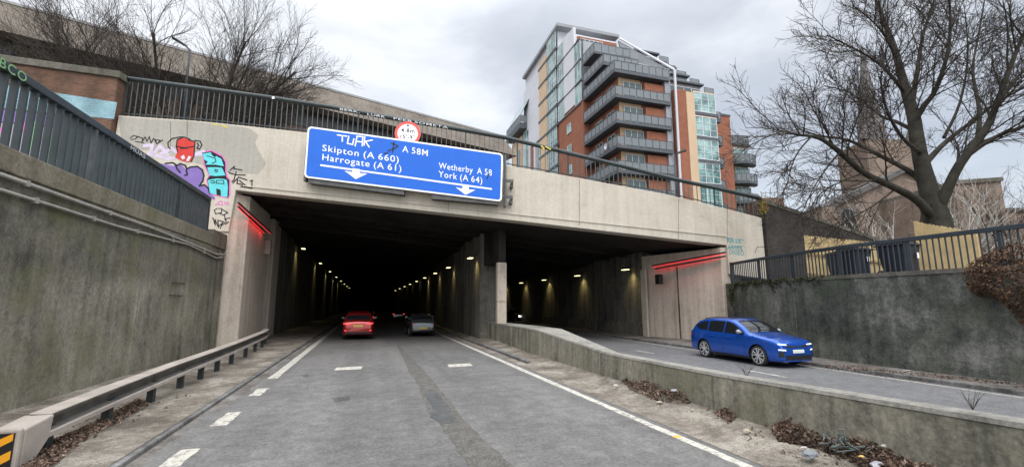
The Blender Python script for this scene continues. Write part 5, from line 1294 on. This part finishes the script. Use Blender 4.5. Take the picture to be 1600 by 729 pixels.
    # side windows
    for s_ in (-1, 1):
        for (ya, yb) in wins:
            rows = []
            for i in range(13):
                y = lerp(ya, yb, i / 12); z0, z1 = interp(*win_bot, y), interp(*win_top, y); z1 = max(z1, z0 + .01); rows.append([Vector((s_ * (Wd(y, lerp(z0, z1, k / 4)) + e_), y, lerp(z0, z1, k / 4))) for k in range(5)])
            MB().grid(rows).build('side_window', M['glassd'], car, smooth=True)
        # black sill cladding and door shut lines, handles
        if detail:
            rows = [[Vector((s_ * (Wd(y, z) + .008), y, z)) for z in (.215, .26, .30)] for y in [lerp(wheels[0] + .46, wheels[1] - .46, i / 12) for i in range(13)]]
            MB().grid(rows).build('sill_trim', M['plastic'], car, smooth=True)
            mbd = MB()
            for y in (1.52, 2.64, 3.60 if style == 'suv' else 3.3):
                for k in range(8):
                    z0, z1 = lerp(.34, belt, k / 8), lerp(.34, belt, (k + 1) / 8)
                    mbd.poly([(s_ * (Wd(y, z0) + .004), y, z0), (s_ * (Wd(y, z0) + .004), y + .012, z0), (s_ * (Wd(y, z1) + .004), y + .012, z1), (s_ * (Wd(y, z1) + .004), y, z1)])
            mbd.build('door_gap', M['plastic'], car)
            for y in (2.34, 3.30): MB().box(s_ * (Wd(y, .98) - .01) if s_ > 0 else -Wd(y, .98) - .03, s_ * (Wd(y, .98) + .03) if s_ > 0 else -Wd(y, .98) + .01, y - .10, y + .10, .955, .985).build('handle', paint_m, car, bevel=.01)
            mbm = MB(); yb_ = 1.72; xb_ = Wd(yb_, 1.2) ; mbm.tube([(s_ * xb_, yb_, 1.17), (s_ * (xb_ + .09), yb_ - .02, 1.20), (s_ * (xb_ + .17), yb_ - .03, 1.22), (s_ * (xb_ + .25), yb_ - .01, 1.22)], [.025, .06, .085, .05], 10); mbm.build('mirror', vary('mirror cap', (.30, .31, .34), .1, 8, .4), car, smooth=True)
            if style == 'suv':
                MB().tube([(s_ * (Wd(y, top(y)) - .12), y, top(y) + .035) for y in (2.4, 2.7, 3.2, 3.7, 4.05)], .018, 6).build('roof_rail', M['plastic'], car)
                rows = [[Vector((s_ * (Wd(y, z) + .010), y, z)) for z in (interp(*win_bot, y) - .035, interp(*win_bot, y) - .012)] for y in [lerp(1.5, 4.2, i / 14) for i in range(15)]]
    # windscreen and rear window
    for nm_, (ya, yb) in (('windscreen', ws), ('rear_window', rws)):
        rows = []
        for i in range(11):
            y = lerp(ya, yb, i / 10); we = ring(y)[0][11][0] + .03; tt = top(y); tcr = ring(y)[1] - tt
            rows.append([Vector((we * u, y, tt + tcr * (1 - u * u) + .010)) for u in [-.96 + 1.92 * k / 10 for k in range(11)]])
        MB().grid(rows).build(nm_, M['glassd'], car, smooth=True)
    # patches laid on the nose and tail
    def nose(x_, z, rear=False):
        lo, hi = 0.0, .9
        for _ in range(22):
            mid = (lo + hi) / 2; y = L - mid if rear else mid
            ok = top(y) > z + .0 and Wd(y, z) >= abs(x_)
            if ok: hi = mid
            else: lo = mid
        return L - hi + .008 if rear else hi - .008
    def patch(name, mat, x0, x1, z0, z1, rear=False, z0b=None, z1b=None, n=10, off=0):
        rows = []
        for i in range(n + 1):
            t = i / n; x_ = lerp(x0, x1, t); a = lerp(z0, z0b if z0b is not None else z0, t); b = lerp(z1, z1b if z1b is not None else z1, t)
            rows.append([Vector((x_, nose(x_, lerp(a, b, k / 3), rear) + (off if rear else -off), lerp(a, b, k / 3))) for k in range(4)])
        return MB().grid(rows).build(name, mat, car, smooth=True)
    if style == 'suv':
        patch('grille', M['plastic'], -.52, .52, .74, .86); patch('lower_grille', M['plastic'], -.62, .62, .30, .47)
        patch('bumper_lip', paint_m, -.7, .7, .245, .285, off=.012)
        for s_ in (-1, 1):
            patch('headlight', M['headon'] if lit == 'head' else M['drl'], s_ * .48, s_ * .80, .815, .85, z0b=.835, z1b=.872)
            patch('daytime_light', M['headon'] if lit == 'head' else M['drl'], s_ * .58, s_ * .80, .625, .675, z0b=.64, z1b=.69, off=.004); patch('bumper_vent', M['plastic'], s_ * .66, s_ * .80, .40, .60)
            patch('taillight', M['tailon'] if lit == 'tail' else M['tailoff'], s_ * .46, s_ * .86, .93, .99, True, .93, 1.03)
        patch('number_plate', M['plate_w'], -.27, .27, .54, .66, off=.01)
        patch('rear_plate', M['plate_y'], -.27, .27, .78, .90, True, off=.01); patch('rear_bumper', M['plastic'], -.74, .74, .40, .50, True)
        for s_ in (-1, 1): patch('reflector', M['tailon'] if lit == 'tail' else M['tailoff'], s_ * .66, s_ * .78, .55, .60, True, off=.004)
    else:
        patch('grille', M['plastic'], -.42, .42, .42, .58)
        for s_ in (-1, 1):
            patch('headlight', M['headon'] if lit == 'head' else M['drl'], s_ * .46, s_ * .72, .64, .70, z1b=.74); patch('taillight', M['tailon'] if lit == 'tail' else M['tailoff'], s_ * .52, s_ * .72, .80, .86, True)
        patch('number_plate', M['plate_w'], -.26, .26, .36, .46, off=.01); patch('rear_plate', M['plate_y'], -.26, .26, .52, .62, True, off=.01); patch('rear_trim', M['galv'], -.6, .6, .48, .505, True)
    # wheels
    for wy_ in wheels:
        for s_ in (-1, 1):
            xo = s_ * (hw - .055); xi = s_ * (hw - .27); mw = MB(); prof = [(RW * .74, xi), (RW * .93, xi), (RW, xi + s_ * .03), (RW, xo - s_ * .03), (RW * .95, xo), (RW * .76, xo + s_ * .004), (RW * .74, xo - s_ * .01)]; n = 32
            vs = [Vector((x_, wy_ + r__ * math.cos(2*math.pi*k/n), RW + r__ * math.sin(2*math.pi*k/n))) for r__, x_ in prof for k in range(n)]
            m_ = len(prof); mw.add(vs, [(i*n+k, i*n+(k+1)%n, ((i+1)%m_)*n+(k+1)%n, ((i+1)%m_)*n+k) for i in range(m_) for k in range(n)]); wh = mw.build('wheel', M['rubber'], car, smooth=True)
            disc_ = MB(); disc_.poly([(xo - s_ * .06, wy_ + RW * .76 * math.cos(2*math.pi*k/n), RW + RW * .76 * math.sin(2*math.pi*k/n)) for k in range(n)]); disc_.build('brake_disc', M['alloyd'], wh)
            rim = MB(); ri, ro = RW * .69, RW * .76
            vs = [Vector((xo + s_ * .004, wy_ + r__ * math.cos(2*math.pi*k/n), RW + r__ * math.sin(2*math.pi*k/n))) for r__ in (ri, ro) for k in range(n)]; rim.add(vs, [(k, (k+1)%n, n+(k+1)%n, n+k) for k in range(n)])
            for k in range(5):
                for da in (-.17, .17):
                    a = 2*math.pi*k/5 + .3; d1 = Vector((0, math.cos(a + da*.6), math.sin(a + da*.6))); d2 = Vector((0, math.cos(a + da*1.5), math.sin(a + da*1.5))); t_ = Vector((0, -math.sin(a), math.cos(a))) * .017
                    c0 = Vector((xo + s_ * .006, wy_, RW)); p1_ = c0 + d1 * RW * .1; p2_ = c0 + d2 * ri * 1.04
                    rim.prism([p1_ - t_, p1_ + t_, p2_ + t_ * 1.25, p2_ - t_ * 1.25], (-s_ * .03, 0, 0))
            rim.tube([(xo - s_ * .03, wy_, RW), (xo + s_ * .012, wy_, RW)], RW * .17, 14); rim.build('rim', M['alloy'], wh)
    return car
def carpaint(name, c, rough=.25):
    q = NT(name); q.col(c); q.set(rough, .55, .5); q.b.inputs['Coat Weight'].default_value = 1; q.b.inputs['Coat Roughness'].default_value = .06; return q.m
M['drl'] = emit('daytime light', (.85, .9, .95), .35); M['headon'] = emit('headlamp lit', (.95, .98, 1), 14); M['tailon'] = emit('tail lamp lit', (1, .05, .05), 1.6)
M['tailoff'] = vary('tail lamp lens', (.45, .02, .02), .1, 5, .2); M['plate_w'] = vary('pale plate', (.62, .66, .62), .12, 9, .4); M['plate_y'] = vary('yellow plate', (.62, .43, .05), .12, 9, .4)
car = make_car('bright blue estate SUV driving out of the right hand tunnel', None, carpaint('blue car paint', (.012, .095, .50)), 'suv', 'none')
car.scale = (.945, .945, .955); car.location = (14.30, 12.22, .003)
# the driver, glimpsed through the side window, is left to the dark glass
c2 = make_car('red SUV with glowing tail lights heading into the left lane', None, carpaint('red car paint', (.36, .018, .016)), 'suv', 'tail')
c2.rotation_euler = (0, 0, math.pi); c2.location = (-.5, 29.2 + 4.86, .002)
c3 = make_car('dim grey hatchback seen from behind in the right hand lane', None, carpaint('grey car paint', (.09, .10, .105)), 'hatch', 'none')
c3.rotation_euler = (0, 0, math.pi); c3.location = (3.55, 30.6 + 4.3, .002)
for x_, y_, lab in ((-.1, 47, 'car far inside the tunnel ahead of the red SUV, showing red tail lights'), (0.2, 66, 'most distant car in the left lane, two red tail lights close together'), (3.7, 58, 'car far inside the tunnel ahead of the grey hatchback')):
    c_ = make_car(lab, 'cars far inside the tunnel', carpaint('dark car paint', (.03, .03, .035)), 'hatch', 'tail', detail=False); c_.rotation_euler = (0, 0, math.pi); c_.location = (x_, y_ + 4.3, .002)
p = gnd(820, 503)
c_ = make_car('oncoming car with lit white headlights inside the right hand tunnel', None, carpaint('oncoming car paint', (.12, .12, .13)), 'hatch', 'head', detail=False); c_.location = (p.x, p.y, .003)
# final tidy: no orphan meshes from helpers
for me in [m_ for m_ in bpy.data.meshes if m_.users == 0]: bpy.data.meshes.remove(me)
